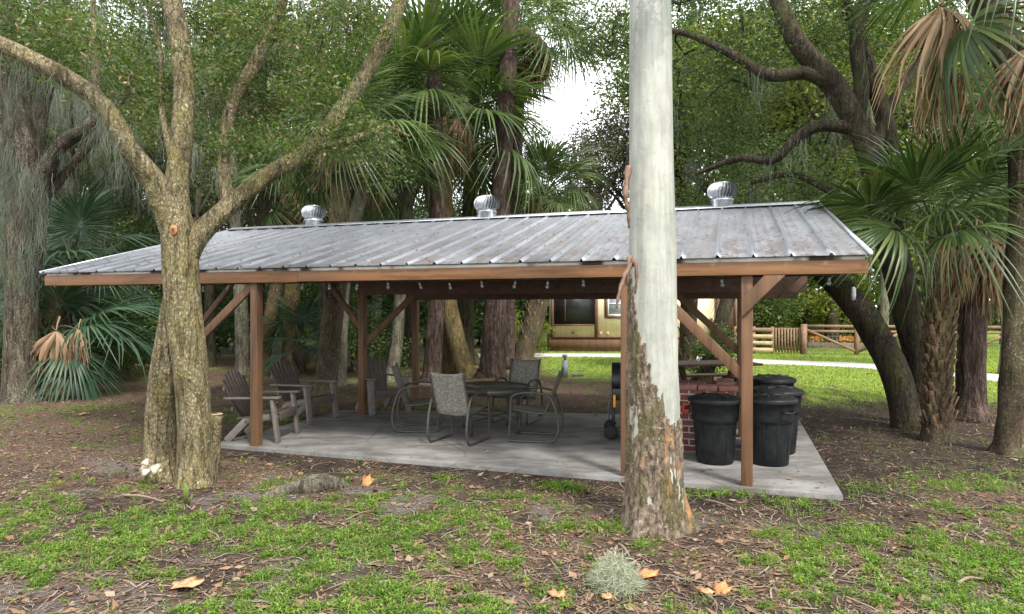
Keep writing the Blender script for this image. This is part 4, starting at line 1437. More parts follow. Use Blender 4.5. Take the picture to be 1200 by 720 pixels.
def connect(b, pool, targets, r0, r1_, n=5, r=rng, lift=.12, jit=.12, maxd=None):
    """grow a branch to every target from the nearest existing wood"""
    order = np.argsort(np.min(np.linalg.norm(targets[:, None] - pool[None, ::3], axis=2), axis=1))
    new = [pool]
    allp = pool
    for i in order:
        t = targets[i]
        d = np.linalg.norm(allp - t, axis=1) + .35 * np.maximum(0, allp[:, 2] - t[2])
        p = allp[np.argmin(d)]
        L = np.linalg.norm(t - p)
        if L < .04 or (maxd and L > maxd):
            continue
        m1 = p + (t - p) * .4 + np.array([0, 0, lift * L]) + r.normal(size=3) * jit * L
        m2 = p + (t - p) * .75 + np.array([0, 0, lift * .6 * L]) + r.normal(size=3) * jit * L
        path = np.array([p, m1, m2, t])
        sc_ = min(1.6, .5 + L)
        b.tube(path, np.array([r0, r0 * .75, r0 * .5, r1_]) * sc_, n, 2, 0, 1, False)
        allp = np.vstack([allp, path[1:]])
    return allp


def blob_points(blobs, n, r):
    """blobs: centre (3,), radii (3,) -> n points, in clumps"""
    w_ = np.array([np.prod(rad) ** .7 for c, rad in blobs]); w_ /= w_.sum()
    out = []
    for (c, rad), k in zip(blobs, r.multinomial(n, w_)):
        d = unit(r.normal(size=(k, 3))) * (r.uniform(0, 1, (k, 1)) ** .4)
        out.append(np.asarray(c) + d * np.asarray(rad))
    return np.vstack(out)


def pxblobs(bl, depth=1.0):
    return [(dp(u, v, Y), (ru * Y / F, depth if len(rest) == 0 else rest[0], rv * Y / F)) for u, v, Y, ru, rv, *rest in bl]


def crown_leaves(b, C, per, spread, L, W, r, droop=.3):
    Q = np.repeat(C, per, 0) + r.normal(size=(len(C) * per, 3)) * spread * [1, 1, .7]
    leaf_quads(b, Q, L, W, droop, r)


# --- the gum tree in front
GP_ = np.array([dp(768, 640, 5.25), dp(767.5, 610, 5.25), dp(767, 570, 5.25), dp(766.5, 520, 5.26), dp(766, 470, 5.27), dp(765, 400, 5.28), dp(764.5, 300, 5.3), dp(763, 150, 5.33), dp(762, 0, 5.36), dp(760, -200, 5.4), dp(757, -420, 5.46)])
GR_ = np.array([36.5, 35, 32.3, 30.8, 29.8, 28.4, 27.2, 25.5, 24.3, 22.5, 20]) * 5.27 / F
gum = thing('gum_tree', (GP_[0][0], GP_[0][1], 0), 'big pale smooth gum tree with brown bark at its base, before the pavilion', 'tree')
b = B()
GPg = GP_.copy(); GPg[0][2] = -.1
V, Q, T = tube_geo(GPg, GR_, 72, 12, .045, 3.5, True, .0, 3)
for q in V:                       # root flare
    zf = max(0, 1 - q[2] / .34)
    if zf > 0:
        dx, dy = q[0] - GP_[1][0], q[1] - GP_[1][1]
        a = math.atan2(dy, dx)
        k_ = 1 + zf ** 1.9 * (.05 + .26 * max(0, math.cos(3 * a + .6)) ** 3 + .12 * max(0, math.cos(5 * a + 2)))
        q[0] = GP_[1][0] + dx * k_; q[1] = GP_[1][1] + dy * k_
b.add(V, Q, T)
# upper limbs and crown lie above the picture
up_paths = []
for k in range(5):
    a = k * 1.3; p0 = GP_[-1] - [0, 0, .3 + .2 * k]
    up_paths.append((np.array([p0, p0 + [math.cos(a) * .7, math.sin(a) * .7, 1.2], p0 + [math.cos(a) * 1.5, math.sin(a) * 1.5, 2.6]]), np.array([.09, .06, .03])))
pool = limbs(b, up_paths, 8, 4, .05)
b.build('trunk', M['gum'], gum, smooth=True)
r2 = np.random.default_rng(5)
C = blob_points([(GP_[-1] + [0, 0, 2.6], (2.2, 2.2, 1.3))], 160, r2)
cb = B(); crown_leaves(cb, C, 12, .3, .12, .03, r2, .9); cb.build('crown', M['oak_leaf'], gum)
# bark shell with a ragged upper edge
prof = catmull(np.c_[GPg, GR_], 14)
zz = np.arange(-.05, 2.1, .0085); na = 190
cx = np.interp(zz, prof[:, 2], prof[:, 0]); cy = np.interp(zz, prof[:, 2], prof[:, 1]); rr = np.interp(zz, prof[:, 2], prof[:, 3])
ang = np.linspace(0, 2 * PI, na, endpoint=False)
bt, bz = [-1.2, -1, -.9, -.75, -.6, -.45, -.3, -.1, .15, .25, .45, .8, 1, 1.2], [345, 325, 340, 378, 395, 412, 440, 452, 458, 476, 494, 498, 500, 505]
V = np.zeros((len(zz), na, 3)); keepv = np.zeros((len(zz), na), bool)
for j, a in enumerate(ang):
    t = math.cos(a)
    vb = np.interp(t, bt, bz)
    if math.sin(a) > 0: vb -= 25 * math.sin(a)
    ztop = HC + (360 - vb) / F * 5.1
    for i, z_ in enumerate(zz):
        n1 = mnoise.noise(Vector((math.cos(a) * 3, math.sin(a) * 3, z_ * 2.2)))
        n2 = mnoise.noise(Vector((math.cos(a) * 11, math.sin(a) * 11, z_ * 6)))
        n3 = mnoise.noise(Vector((math.cos(a) * 15, math.sin(a) * 15, z_ * 20)))
        zf = max(0, 1 - z_ / .34)
        fl = 1 + zf ** 1.9 * (.05 + .26 * max(0, math.cos(3 * a + .6)) ** 3 + .12 * max(0, math.cos(5 * a + 2)))
        off = .007 + .008 * n1 + .012 * n2 + .009 * n3 + .008 * zf
        r_ = rr[i] * fl + max(off, .003)
        V[i, j] = (cx[i] + math.cos(a) * r_, cy[i] + math.sin(a) * r_, z_)
        keepv[i, j] = z_ < ztop + .10 * n2 + .07 * n1 + .06 * n3
ii, jj = np.meshgrid(np.arange(len(zz) - 1), np.arange(na), indexing='ij')
idx = lambda i, j: i * na + (j % na)
kk = keepv[ii, jj] & keepv[ii + 1, jj] & keepv[ii, (jj + 1) % na] & keepv[ii + 1, (jj + 1) % na]
Q = np.stack([idx(ii, jj), idx(ii, jj + 1), idx(ii + 1, jj + 1), idx(ii + 1, jj)], -1)[kk]
o = B().add(V.reshape(-1, 3), Q).build('bark', M['gum_bark'], gum, smooth=True)
md = o.modifiers.new('Solidify', 'SOLIDIFY'); md.thickness = .014; md.offset = -1
# peeling strips
for pts, w_ in (([(737, 195, 5.17), (733, 228, 5.12), (736, 250, 5.14), (737, 268, 5.16)], .022), ([(741, 308, 5.12), (733, 322, 5.06), (726, 342, 5.02), (722, 362, 5.02)], .022), ([(738, 300, 5.12), (736, 318, 5.08), (735, 335, 5.1)], .018), ([(744, 305, 5.1), (746, 325, 5.08), (744, 345, 5.1)], .015)):
    P = catmull(np.array([dp(*p) for p in pts]), 5); V = []
    for k, p in enumerate(P):
        s_ = 1.9 * w_ * (1.15 - .85 * k / len(P)) * (1 + .3 * math.sin(k * 1.7))
        V += [p + [-s_ * .5, -.01, 0], p + [0, -.022, .004], p + [s_ * .5, .006, 0]]
    Q = [q for k in range(len(P) - 1) for q in ((3 * k, 3 * k + 1, 3 * k + 4, 3 * k + 3), (3 * k + 1, 3 * k + 2, 3 * k + 5, 3 * k + 4))]
    o = B().add(V, Q).build('bark_strip', M['peel'], gum); o.modifiers.new('Solidify', 'SOLIDIFY').thickness = .004

# --- forked oak
ok = thing('forked_oak', gp(215, 568), 'twin-stemmed oak with speckled mossy bark forking in front of the roof at the left', 'tree')
A_ = [pxpath(p) for p in (
    [(229, 585, 6.55, 23), (229, 560, 6.55, 20.5), (228, 500, 6.55, 19), (223, 430, 6.55, 19), (215, 365, 6.55, 20), (212, 310, 6.55, 19.5), (210, 275, 6.55, 19), (206, 250, 6.55, 16), (207, 215, 6.6, 13), (213, 160, 6.7, 12), (216, 100, 6.8, 11.5), (209, 40, 6.9, 11), (201, 0, 7, 11), (194, -70, 7.1, 9), (190, -160, 7.3, 6)],
    [(190, 568, 6.8, 22), (190, 545, 6.8, 19), (189, 490, 6.78, 17.5), (194, 430, 6.7, 16), (201, 375, 6.62, 13.5), (208, 335, 6.58, 13), (211, 310, 6.56, 9)],
    [(210, 285, 6.55, 16), (199, 255, 6.5, 16), (182, 215, 6.4, 13.5), (157, 182, 6.3, 12), (140, 152, 6.25, 11.5), (120, 124, 6.2, 11), (98, 104, 6.15, 10.5), (50, 76, 6.1, 10), (0, 52, 6.1, 9.5), (-60, 30, 6.1, 8), (-130, -10, 6.2, 5)],
    [(214, 305, 6.56, 16), (232, 276, 6.6, 13), (270, 240, 6.7, 10.5), (318, 203, 6.9, 9.5), (366, 172, 7.1, 9.5), (398, 130, 7.3, 8.5), (430, 85, 7.5, 8.5), (453, 42, 7.6, 8.5), (470, 0, 7.7, 8), (490, -60, 7.8, 6)],
    [(268, 243, 6.7, 8), (262, 190, 6.8, 7.5), (272, 122, 6.9, 7.5), (300, 72, 7.0, 7.5), (327, 14, 7.1, 7), (340, -50, 7.2, 5)],
    [(113, 116, 6.18, 5), (111, 60, 6.2, 3.5), (109, 0, 6.3, 3), (106, -60, 6.4, 2)],
    [(366, 172, 7.1, 6), (410, 165, 7.3, 4.5), (450, 150, 7.6, 3), (480, 160, 7.8, 1.5)],
    [(207, 210, 6.6, 5), (190, 130, 6.9, 3.5), (188, 60, 7.1, 2.6), (170, 0, 7.3, 1.6)],
)]
b = B(); pool = limbs(b, A_, 26, 8, .075, 3.2, .28, 3)
r3 = np.random.default_rng(21)
bl = pxblobs([(150, 105, 7.4, 55, 60, .7), (270, 105, 7.3, 60, 75, .8), (345, 120, 7.6, 55, 60, .8), (95, 60, 7.6, 70, 55, .9), (320, 35, 7.4, 80, 40, .9), (400, 40, 8, 55, 50, .8), (420, 160, 7.9, 45, 30, .6),
              (30, 30, 7.2, 60, 45, .8), (220, 30, 7.6, 60, 40, .9), (345, 168, 6.5, 50, 24, .35), (372, 112, 6.75, 55, 42, .4), (418, 160, 7.0, 42, 30, .4), (310, 25, 6.5, 60, 25, .4), (95, 35, 5.8, 60, 24, .4), (425, 20, 7.1, 40, 25, .4), (265, 165, 6.5, 26, 22, .3), (450, 200, 7.6, 30, 22, .4), (180, 120, 6.9, 26, 50, .4), (180, -60, 7.4, 160, 50, 1.2), (420, -70, 8, 120, 50, 1.2)])
sec = blob_points(bl, 150, r3)
pool2 = connect(b, pool, sec, .014, .005, 5, r3)
cl = blob_points(bl, 1300, r3)
tb_ = B(); connect(tb_, pool2, cl, .0075, .002, 4, r3, .05, .22)
b.build('trunk', M['oak_bark'], ok, smooth=True)
tb_.build('twigs', M['oak_bark'], ok)
cb = B(); crown_leaves(cb, cl, 22, .075, .058, .022, r3, .25); crown_leaves(cb, cl[::2], 24, .12, .042, .018, r3, .35); cb.build('crown', M['oak_leaf'], ok)
dl = B(); crown_leaves(dl, cl[::4], 3, .12, .07, .028, r3, .8); dl.build('dry_leaves', M['dead_frond'], ok)
ms = B(); P = pool[r3.integers(0, len(pool), 150)]; P = P[(P[:, 2] > 2.4)][:75]
for p in P:
    ms = B(); k_ = int(r3.integers(12, 40)); strands(ms, p + r3.normal(size=(k_, 3)) * [.05, .05, .05], r3.uniform(.1, .42), .0045, r3, .2); ms.build('hanging_moss', M['moss'], ok)
# pruning scar and sawn-off side stub
sc_p = dp(211, 272, 6.55) + [0.02, -.175, 0]
o = B().lathe([(0, 0), (.032, 0), (.036, -.006), (.036, -.03)], n=18).rot([[1, 0, 0], [0, 0, -1], [0, 1.35, 0]]); o.V = [v + sc_p for v in o.V]
o.build('pruning_scar', M['cut_wood'], ok)
stp = gp(247, 562)
stp = stp + [.035, -.02, 0]
b = B(); b.tube([stp + [-.05, .03, -.05], stp + [-.02, .02, .2], stp + [0, .01, .45], stp + [.02, .01, .66]], [.095, .075, .066, .078], 16, 5, .14, 3)
stub = b.build('stub', M['oak_bark'], ok, smooth=True)
B().lathe([(0, .004), (.064, .004), (.07, 0)], c=stp + [.02, .01, .665], n=14).build('cut_face', M['stump_top'], stub)

# --- mossy oak at the far left
mo_ = thing('mossy_oak', gp(25, 470), 'old oak at the left edge, trunk curtained in grey Spanish moss', 'tree')
A_ = [pxpath(p) for p in (
    [(25, 482, 12.2, 23), (25, 465, 12.2, 20), (24, 400, 12.2, 17), (26, 330, 12.2, 18), (30, 260, 12.2, 20), (30, 200, 12.2, 18), (18, 110, 12.2, 16), (4, 20, 12.3, 14), (-12, -80, 12.4, 11), (-20, -200, 12.6, 6)],
    [(32, 260, 12.2, 14), (50, 210, 12.0, 10), (70, 172, 11.8, 8), (100, 150, 11.6, 7), (135, 122, 11.5, 6.5), (165, 105, 11.4, 5), (215, 100, 11.4, 3)],
    [(45, 240, 12.2, 7), (75, 205, 12.2, 5), (105, 170, 12.2, 4.5), (128, 148, 12.2, 4), (160, 135, 12.3, 2.5)],
    [(28, 210, 12.2, 12), (45, 130, 12.4, 11), (60, 60, 12.6, 9), (75, -20, 12.8, 7), (85, -120, 13, 4)],
    [(15, 200, 12.2, 12), (-20, 120, 12.3, 9), (-60, 50, 12.4, 7), (-120, -20, 12.6, 4)],
)]
b = B(); pool = limbs(b, A_, 20, 6, .12, 4, .3, 7)
bl = pxblobs([(40, 30, 12.2, 80, 60, 1.4), (-50, 40, 12.5, 70, 80, 1.4), (130, 80, 12, 60, 60, 1.2), (60, -80, 12.5, 130, 70, 1.6), (170, 120, 12, 40, 40, 1)])
sec = blob_points(bl, 70, r3); pool2 = connect(b, pool, sec, .02, .007, 5, r3); b.build('trunk', M['old_bark'], mo_, smooth=True)
cl = blob_points(bl, 620, r3); cb = B(); crown_leaves(cb, cl, 30, .2, .09, .036, r3); cb.build('crown', M['oak_leaf_far'], mo_)
ms = B()
P = pool[(pool[:, 2] > 2.6) & (pool[:, 0] < -6.5)]
P = P[(P[:, 0] < -8.6)]
P = P[r3.integers(0, len(P), 95)] + r3.normal(size=(95, 3)) * [.24, .1, .12] + [0, -.24, 0]
for p in P:
    ms = B(); k_ = int(r3.integers(40, 90)); q = p + r3.normal(size=(k_, 3)) * [.05, .05, .16]
    strands(ms, q, r3.uniform(.25, 1.3), .006, r3, .1, 6); ms.build('hanging_moss', M['moss'], mo_)
ms = B()
P = pool2[r3.integers(0, len(pool2), 200)]
for p in P:
    k_ = int(r3.integers(8, 26)); q = p + r3.normal(size=(k_, 3)) * [.05, .05, .05]
    strands(ms, q, r3.uniform(.15, .75), .009, r3, .12, 5)
o = ms.build('moss_tufts', M['moss'], mo_); o['kind'] = 'stuff'

# --- twin oak right of the pavilion
ro = thing('leaning_oak', gp(1072, 502), 'dark twin oak right of the pavilion, one stem leaning over the roof corner', 'tree')
A_ = [pxpath(p) for p in (
    [(1084, 515, 9.7, 18), (1084, 495, 9.7, 16), (1076, 420, 9.8, 15), (1056, 335, 9.9, 16), (1038, 255, 10, 16.5), (1022, 185, 10, 15), (1003, 145, 10, 13.5), (976, 98, 10, 13), (936, 52, 10, 11), (914, 8, 10, 9), (890, -60, 10.2, 7), (860, -130, 10.4, 4)],
    [(1066, 515, 9.5, 18), (1062, 490, 9.5, 16.5), (1050, 440, 9.6, 16), (1024, 388, 9.9, 16), (998, 352, 10.2, 14.5), (966, 320, 10.7, 13), (930, 298, 11.2, 10.5), (888, 268, 11.8, 8), (845, 235, 12.3, 6), (800, 195, 12.8, 4)],
    [(1006, 152, 10, 9), (982, 148, 10, 7.5), (955, 149, 10, 7), (930, 166, 10.1, 6), (905, 188, 10.3, 5), (865, 186, 10.6, 4), (815, 204, 11, 2.5)],
    [(978, 102, 10, 9), (945, 86, 10, 8), (902, 88, 10.1, 7), (862, 66, 10.3, 5), (805, 40, 10.6, 3.5), (740, 30, 11, 2)],
    [(1004, 145, 10, 10), (1009, 100, 10, 8.5), (1004, 50, 10, 8), (1014, 0, 10, 7), (1030, -80, 10, 5)],
    [(1037, 250, 9.95, 11), (1044, 175, 10.1, 9.5), (1028, 112, 10.2, 8.5), (1013, 60, 10.3, 7), (990, 0, 10.4, 6), (970, -80, 10.6, 4)],
    [(1024, 190, 10, 7), (1040, 130, 10.2, 6), (1080, 70, 10.5, 4.5), (1120, 20, 10.8, 3)],
    [(1030, 235, 9.9, 5), (985, 230, 10.3, 4), (930, 205, 10.8, 3.5), (880, 215, 11.3, 2.5)],
)]
b = B(); pool = limbs(b, A_, 20, 7, .08, 3.4, .35, 12)
bl = pxblobs([(845, 110, 11.5, 60, 80, 1.2), (905, 55, 11, 80, 55, 1.2), (850, 195, 12, 60, 55, 1.2), (935, 205, 11.3, 45, 60, 1), (995, 35, 10.6, 60, 40, 1), (1060, 45, 11, 50, 45, 1), (700, 35, 11.5, 45, 42, 1), (760, 60, 12, 60, 60, 1), (650, 15, 11.8, 35, 25, .8),
              (880, -60, 10.8, 160, 60, 1.6), (1040, -70, 10.6, 110, 50, 1.4), (800, 255, 12.6, 35, 35, .8), (985, 270, 11.5, 25, 40, .7)])
sec = blob_points(bl, 150, r3); pool2 = connect(b, pool, sec, .02, .006, 5, r3, .05, .16); b.build('trunk', M['dark_bark'], ro, smooth=True)
cl = blob_points(bl, 2000, r3); tb_ = B(); connect(tb_, pool2, cl, .006, .002, 3, r3, .05, .2); tb_.build('twigs', M['dark_bark'], ro)
cb = B(); crown_leaves(cb, cl, 27, .17, .075, .03, r3); cb.build('crown', M['oak_leaf_far'], ro)
ms = B(); P = pool2[r3.integers(0, len(pool2), 70)]; Pm = np.repeat(P, 14, 0) + r3.normal(size=(70 * 14, 3)) * [.05, .05, .04]
strands(ms, Pm, .6, .008, r3, .08, 4); o = ms.build('moss_tufts', M['moss'], ro); o['kind'] = 'stuff'


# ------------------------------------------------------------------ palms
def frond_geo(R=.85, Lp=.7, nl=40, spread=125, droop=.45, fold=.28, seed=0, curl=0.0, arch=.05):
    r = np.random.default_rng(seed + 900)
    b = B()
    b.tube([(0, 0, 0), (Lp * .5, 0, arch), (Lp, 0, arch * .6)], [.02, .013, .009], 5, 3)
    ph = np.radians(np.linspace(-spread, spread, nl)); dphi = ph[1] - ph[0]
    ts = np.array([.05, .22, .42, .62, .82, 1.0])
    for k, a in enumerate(ph):
        q = abs(a) / np.radians(spread)
        Rk = R * (1 - .32 * q ** 2) * r.uniform(.9, 1.05)
        ox = Lp + .22 * R * (1 - q ** 1.2) * .8
        dk = droop * r.uniform(.6, 1.5); sw = r.normal() * .05
        V = []
        for t in ts:
            rad = t * Rk
            aa = a + sw * t * t
            c = np.array([ox + rad * math.cos(aa), rad * math.sin(aa), arch * .6 + fold * abs(math.sin(a)) * rad - dk * t ** 2.6 * Rk - curl * t ** 2 * Rk * (1 - q)])
            w_ = min(2 * rad * math.tan(dphi / 2) * 1.02, 2 * .42 * Rk * math.tan(dphi / 2)) if t <= .42 else 2 * .42 * Rk * math.tan(dphi / 2) * (1 - t) / .58 * .95 + .002
            sd_ = np.array([-math.sin(aa), math.cos(aa), 0]) * w_ / 2
            V += [c - sd_, c + [0, 0, w_ * .32], c + sd_]
        Q = [f for s_ in range(5) for f in ((3 * s_, 3 * s_ + 1, 3 * s_ + 4, 3 * s_ + 3), (3 * s_ + 1, 3 * s_ + 2, 3 * s_ + 5, 3 * s_ + 4))]
        b.add(V, Q)
    return b


def hang_geo(R=1.0, nl=30, W=.34, seed=0, lean=0.0):
    r = np.random.default_rng(seed + 300)
    b = B(); b.tube([(0, .1, .22), (0, .03, .1), (0, 0, 0)], [.016, .012, .01], 5, 3)
    ts = np.array([.02, .12, .25, .4, .55, .7, .85, 1.0])
    for k in range(nl):
        s_ = -1 + 2 * (k + .5) / nl + r.normal() * .03
        Rk = R * r.uniform(.55, 1.1) * (1 - .18 * abs(s_)); yo = r.normal() * .09 * R; tw = r.normal() * .05 * R
        ph = r.uniform(0, 6); wk = r.uniform(.024, .052)
        V = []
        for t in ts:
            c = np.array([s_ * W * R * (1 - (1 - t) ** 2.2) + lean * R * t ** 1.5 + tw * t * t + .012 * math.sin(7 * t + ph), yo * t - .06 * R * math.sin(PI * min(1, t * 1.4)), -Rk * (t ** 1.12) * (1 - .12 * abs(s_) * (1 - t))])
            w_ = R * wk * (min(1, t / .35 + .1) if t < .4 else (1 - t) / .6 + .1)
            dx = np.array([math.cos(ph * .12 * t * 3), math.sin(ph * .12 * t * 3), 0]) * w_ / 2
            V += [c - dx, c + [0, -w_ * .35, 0], c + dx]
        b.add(V, [f for q in range(len(ts) - 1) for f in ((3 * q, 3 * q + 1, 3 * q + 4, 3 * q + 3), (3 * q + 1, 3 * q + 2, 3 * q + 5, 3 * q + 4))])
    return b


HG = [hang_geo(seed=k, nl=64, lean=(-.16, .08, 0)[k], W=(.36, .3, .2)[k]) for k in range(3)]
FR = [frond_geo(seed=k, droop=(.3, .5, .75, .45)[k], fold=(.3, .22, .15, .4)[k], curl=(.1, .2, .35, 0)[k]) for k in range(4)]
DR = [frond_geo(seed=20 + k, spread=(62, 80, 48)[k], nl=30, droop=(.25, .5, .2)[k], fold=.05, curl=.2, R=1.0) for k in range(3)]
frond_me = {}
for nm, arr, mt in (('g', FR, 'frond'), ('b', FR, 'frond_blue'), ('d', DR, 'dead_frond'), ('h', HG, 'dead_frond')):
    for k, bb_ in enumerate(arr):
        me = bb_.mesh('frond'); me.materials.append(M[mt]); frond_me[nm + str(k)] = me


def euler_R(rx, ry, rz):
    return np.array((Matrix.Rotation(rz, 3, 'Z') @ Matrix.Rotation(ry, 3, 'Y') @ Matrix.Rotation(rx, 3, 'X')))


def add_frond(root, p, az, el, key, sc_=1.0, roll=0, name='frond'):
    o = bpy.data.objects.new(name, frond_me[key]); col.objects.link(o); o.parent = root
    o.location = Vector(p) - root.location
    o.rotation_euler = (roll, -math.radians(el), math.radians(az)); o.scale = (sc_,) * 3
    return o


def crown_mesh(name, n, seed, mats=('frond', 'dead_frond'), ndead=6, sc_=1.0, dsc=1.0):
    r = np.random.default_rng(seed)
    b = B(); d = B()
    for k in range(n):
        el = 80 - 115 * (k / n) ** .9 + r.normal() * 6; az = k * 137.5 + r.normal() * 12
        V, Q, T = FR[r.integers(0, 4)].arrays()
        R = euler_R(r.normal() * .2, -math.radians(el), math.radians(az))
        b.add((V * sc_ * r.uniform(.85, 1.15)) @ R.T, Q, T)
    for k in range(ndead):
        V, Q, T = HG[r.integers(0, 3)].arrays()
        a = 2 * PI * k / ndead + r.normal() * .3
        R = euler_R(r.normal() * .15, r.normal() * .15, a - PI / 2)
        d.add((V * sc_ * dsc * r.uniform(.45, .85)) @ R.T + [math.cos(a + PI) * .28, math.sin(a + PI) * .28, -.12 + r.normal() * .1], Q, T)
    me = b.mesh(name); me.materials.append(M[mats[0]])
    md_ = d.mesh('dead_fronds') if ndead else None
    if md_: md_.materials.append(M[mats[1]])
    return me, md_


CR = [crown_mesh('crown', 30, 1), crown_mesh('crown', 26, 2, ndead=9), crown_mesh('crown', 22, 3, ndead=4), crown_mesh('crown', 14, 4, ('frond_blue', 'dead_frond'), 2), crown_mesh('crown', 26, 5, ndead=16, dsc=1.75)]


def boots(P, R, n, seed, size=1.0):
    r = np.random.default_rng(seed)
    b = B(); full = catmull(np.c_[P, R], 8)
    L = np.concatenate([[0], np.cumsum(np.linalg.norm(np.diff(full[:, :3], axis=0), axis=1))]); L /= L[-1]
    for k in range(n):
        t = (k + .5) / n * .97
        c = np.array([np.interp(t, L, full[:, q]) for q in range(3)]); rad = np.interp(t, L, full[:, 3])
        a = k * 2.39996 + r.normal() * .12
        o = np.array([math.cos(a), math.sin(a), 0]); sd_ = np.array([-math.sin(a), math.cos(a), 0])
        ln = .27 * size * r.uniform(.7, 1.25); out = r.uniform(.06, .26)
        for sgn in (-1, 1):                       # split base: two prongs
            p0 = c + o * rad * .85 + sd_ * sgn * .06 * size; p1 = p0 + (o * out + np.array([0, 0, 1.])) * ln * .55 - sd_ * sgn * .055 * size
            p2 = p1 + (o * (out + .15) + np.array([0, 0, .9]) + sd_ * sgn * .05) * ln * .45
            w0, w1, w2 = .09 * size, .075 * size, .05 * size
            V = []
            for p, w_ in ((p0, w0), (p1, w1), (p2, w2)):
                V += [p - sd_ * w_ / 2, p + o * .02 * size, p + sd_ * w_ / 2, p - o * .012]
            Q = []
            for s_ in range(2):
                for e in range(4):
                    Q.append((4 * s_ + e, 4 * s_ + (e + 1) % 4, 4 * s_ + 4 + (e + 1) % 4, 4 * s_ + 4 + e))
            Q.append((8, 9, 10, 11))
            b.add(V, Q)
    return b


def far_palm(label, pts, bark, cr, sc_=1.0, rz=0, boot=0, group=None, crown=True, name='cabbage_palm'):
    P, R = pxpath(pts)
    t = thing(name, (P[0][0], P[0][1], 0), label, 'palm tree', group)
    P = ground_start(P)
    b = B(); b.tube(P, R, 14, 6, .06, 4, True, .12, len(label)); b.build('trunk', M[bark], t, smooth=True)
    if boot:
        boots(P[-4:] if len(P) > 3 else P, R[-4:] if len(P) > 3 else R, boot, len(label), 1.1).build('boots', M['boot'], t)
    if crown:
        for me, nm in zip(CR[cr], ('crown', 'dead_fronds')):
            if me is None: continue
            o = bpy.data.objects.new(nm, me); col.objects.link(o); o.parent = t
            o.location = Vector(P[-1]) - t.location; o.scale = (sc_,) * 3; o.rotation_euler = (0, 0, rz)
    return t


far_palm('thick brown palm of the twin pair behind the adirondack chairs, leaning right', [(380, 466, 13.5, 15), (383, 440, 13.5, 13), (388, 390, 13.5, 12.5), (393, 335, 13.6, 12.5), (397, 260, 13.6, 12), (402, 165, 13.6, 12)], 'palm_trunk', 1, 1.3, 0, 50)
far_palm('slim pale palm of the twin pair behind the adirondack chairs', [(397, 455, 14.6, 9.5), (398, 430, 14.6, 8.5), (400, 380, 14.6, 8), (403, 330, 14.6, 8), (420, 240, 14.6, 8), (440, 200, 14.6, 8)], 'pale_trunk', 2, 1.0, 1)
far_palm('large green-crowned palm above mid roof, left of the tall pine', [(528, 436, 17.2, 10), (524, 380, 17.2, 9), (522, 300, 17.2, 9), (520, 220, 17, 10), (517, 140, 17, 10)], 'orange_bark', 0, 2.05, .4, 26)
far_palm('high palm with shaggy dead skirt at the top centre of the photo', [(594, 434, 18.6, 9), (596, 330, 18.6, 9), (602, 200, 18.6, 9), (610, 40, 18.6, 9)], 'pine_bark', 4, 1.5, 2)
far_palm('boot-covered palm just left of the cabin, crown above the ridge', [(611, 430, 19.8, 12), (615, 412, 19.8, 12), (626, 375, 19.8, 12), (634, 330, 19.9, 11), (637, 232, 20, 10)], 'palm_trunk', 0, 1.3, 1.5, 120)
far_palm('short dark palm in front of the cabin, seen right of the gum trunk', [(804, 436, 18.5, 11), (806, 400, 18.5, 10), (808, 350, 18.5, 10), (812, 300, 18.5, 10)], 'dark_bark', 2, 1.1, .3, 30)
far_palm('leafy palm behind the left roof end with crown above the eave', [(341, 438, 17.8, 10), (341, 390, 17.8, 9.5), (343, 330, 17.8, 9), (350, 225, 17.8, 9)], 'orange_bark', 2, 1.25, 4)
far_palm('palm with dark spiky crown high behind the forked oak', [(300, 428, 20, 7), (305, 300, 20, 7), (318, 110, 20, 7)], 'dark_bark', 2, 1.1, 2.2)
far_palm('low palm between the mossy oak and the left roof corner', [(66, 455, 13.8, 9), (70, 400, 13.8, 9), (84, 318, 13.8, 9)], 'palm_trunk', 3, 1.25, .8, 20)
far_palm('bare grey palm trunk on the lawn at the right edge', [(1180, 446, 17, 9), (1182, 400, 17, 8), (1184, 340, 17, 8), (1186, 250, 17, 8), (1190, 150, 17, 8)], 'pale_trunk', 2, 1.2, 1)
far_palm('short palm with a blue green crown behind the left adirondack chair', [(352, 436, 17.5, 6), (352, 405, 17.5, 6)], 'palm_trunk', 3, .95, .5)
far_palm('short dark palm beneath the far roof edge, beside the mid left post', [(418, 440, 18, 6), (416, 400, 18, 6)], 'palm_trunk', 3, .8, 2.5)
far_palm('low spreading palm behind the mossy oak at the left edge', [(-30, 450, 15, 9), (-30, 380, 15, 9), (-25, 320, 15, 9)], 'palm_trunk', 3, 1.2, 2.5)

# near palm at the left, single fronds
pf = thing('young_palm', gp(40, 463), 'young blue green palm with one tan dead frond, beside the mossy oak', 'palm tree')
P = np.array([gp(40, 463) + [0, 0, -.1], dp(42, 425, 13.2), dp(52, 398, 13.1)])
b = B(); b.tube(P, [.14, .13, .12], 12, 5, .1); b.build('trunk', M['orange_bark'], pf, smooth=True)
boots(P, np.array([.13, .12, .1]), 26, 4, .9).build('boots', M['boot'], pf)
T0 = P[-1]
for az, el, key, s_, roll in ((-12, 12, 'b1', 1.35, .2), (-32, -14, 'b2', 1.25, .1), (10, 22, 'b3', 1.5, .3), (5, -2, 'b1', 1.6, -.2), (-25, -28, 'b2', 1.35, .2), (-95, 62, 'b0', .8, 0), (40, 45, 'b1', 1.2, 0), (90, 50, 'b0', 1.2, 0), (150, 30, 'b3', 1.2, 0), (190, 15, 'b1', 1.1, 0), (-130, 55, 'b0', .9, 0), (-30, 48, 'b3', 1.2, 0), (20, 62, 'b0', 1.1, .2)):
    add_frond(pf, T0, az, el, key, s_, roll)
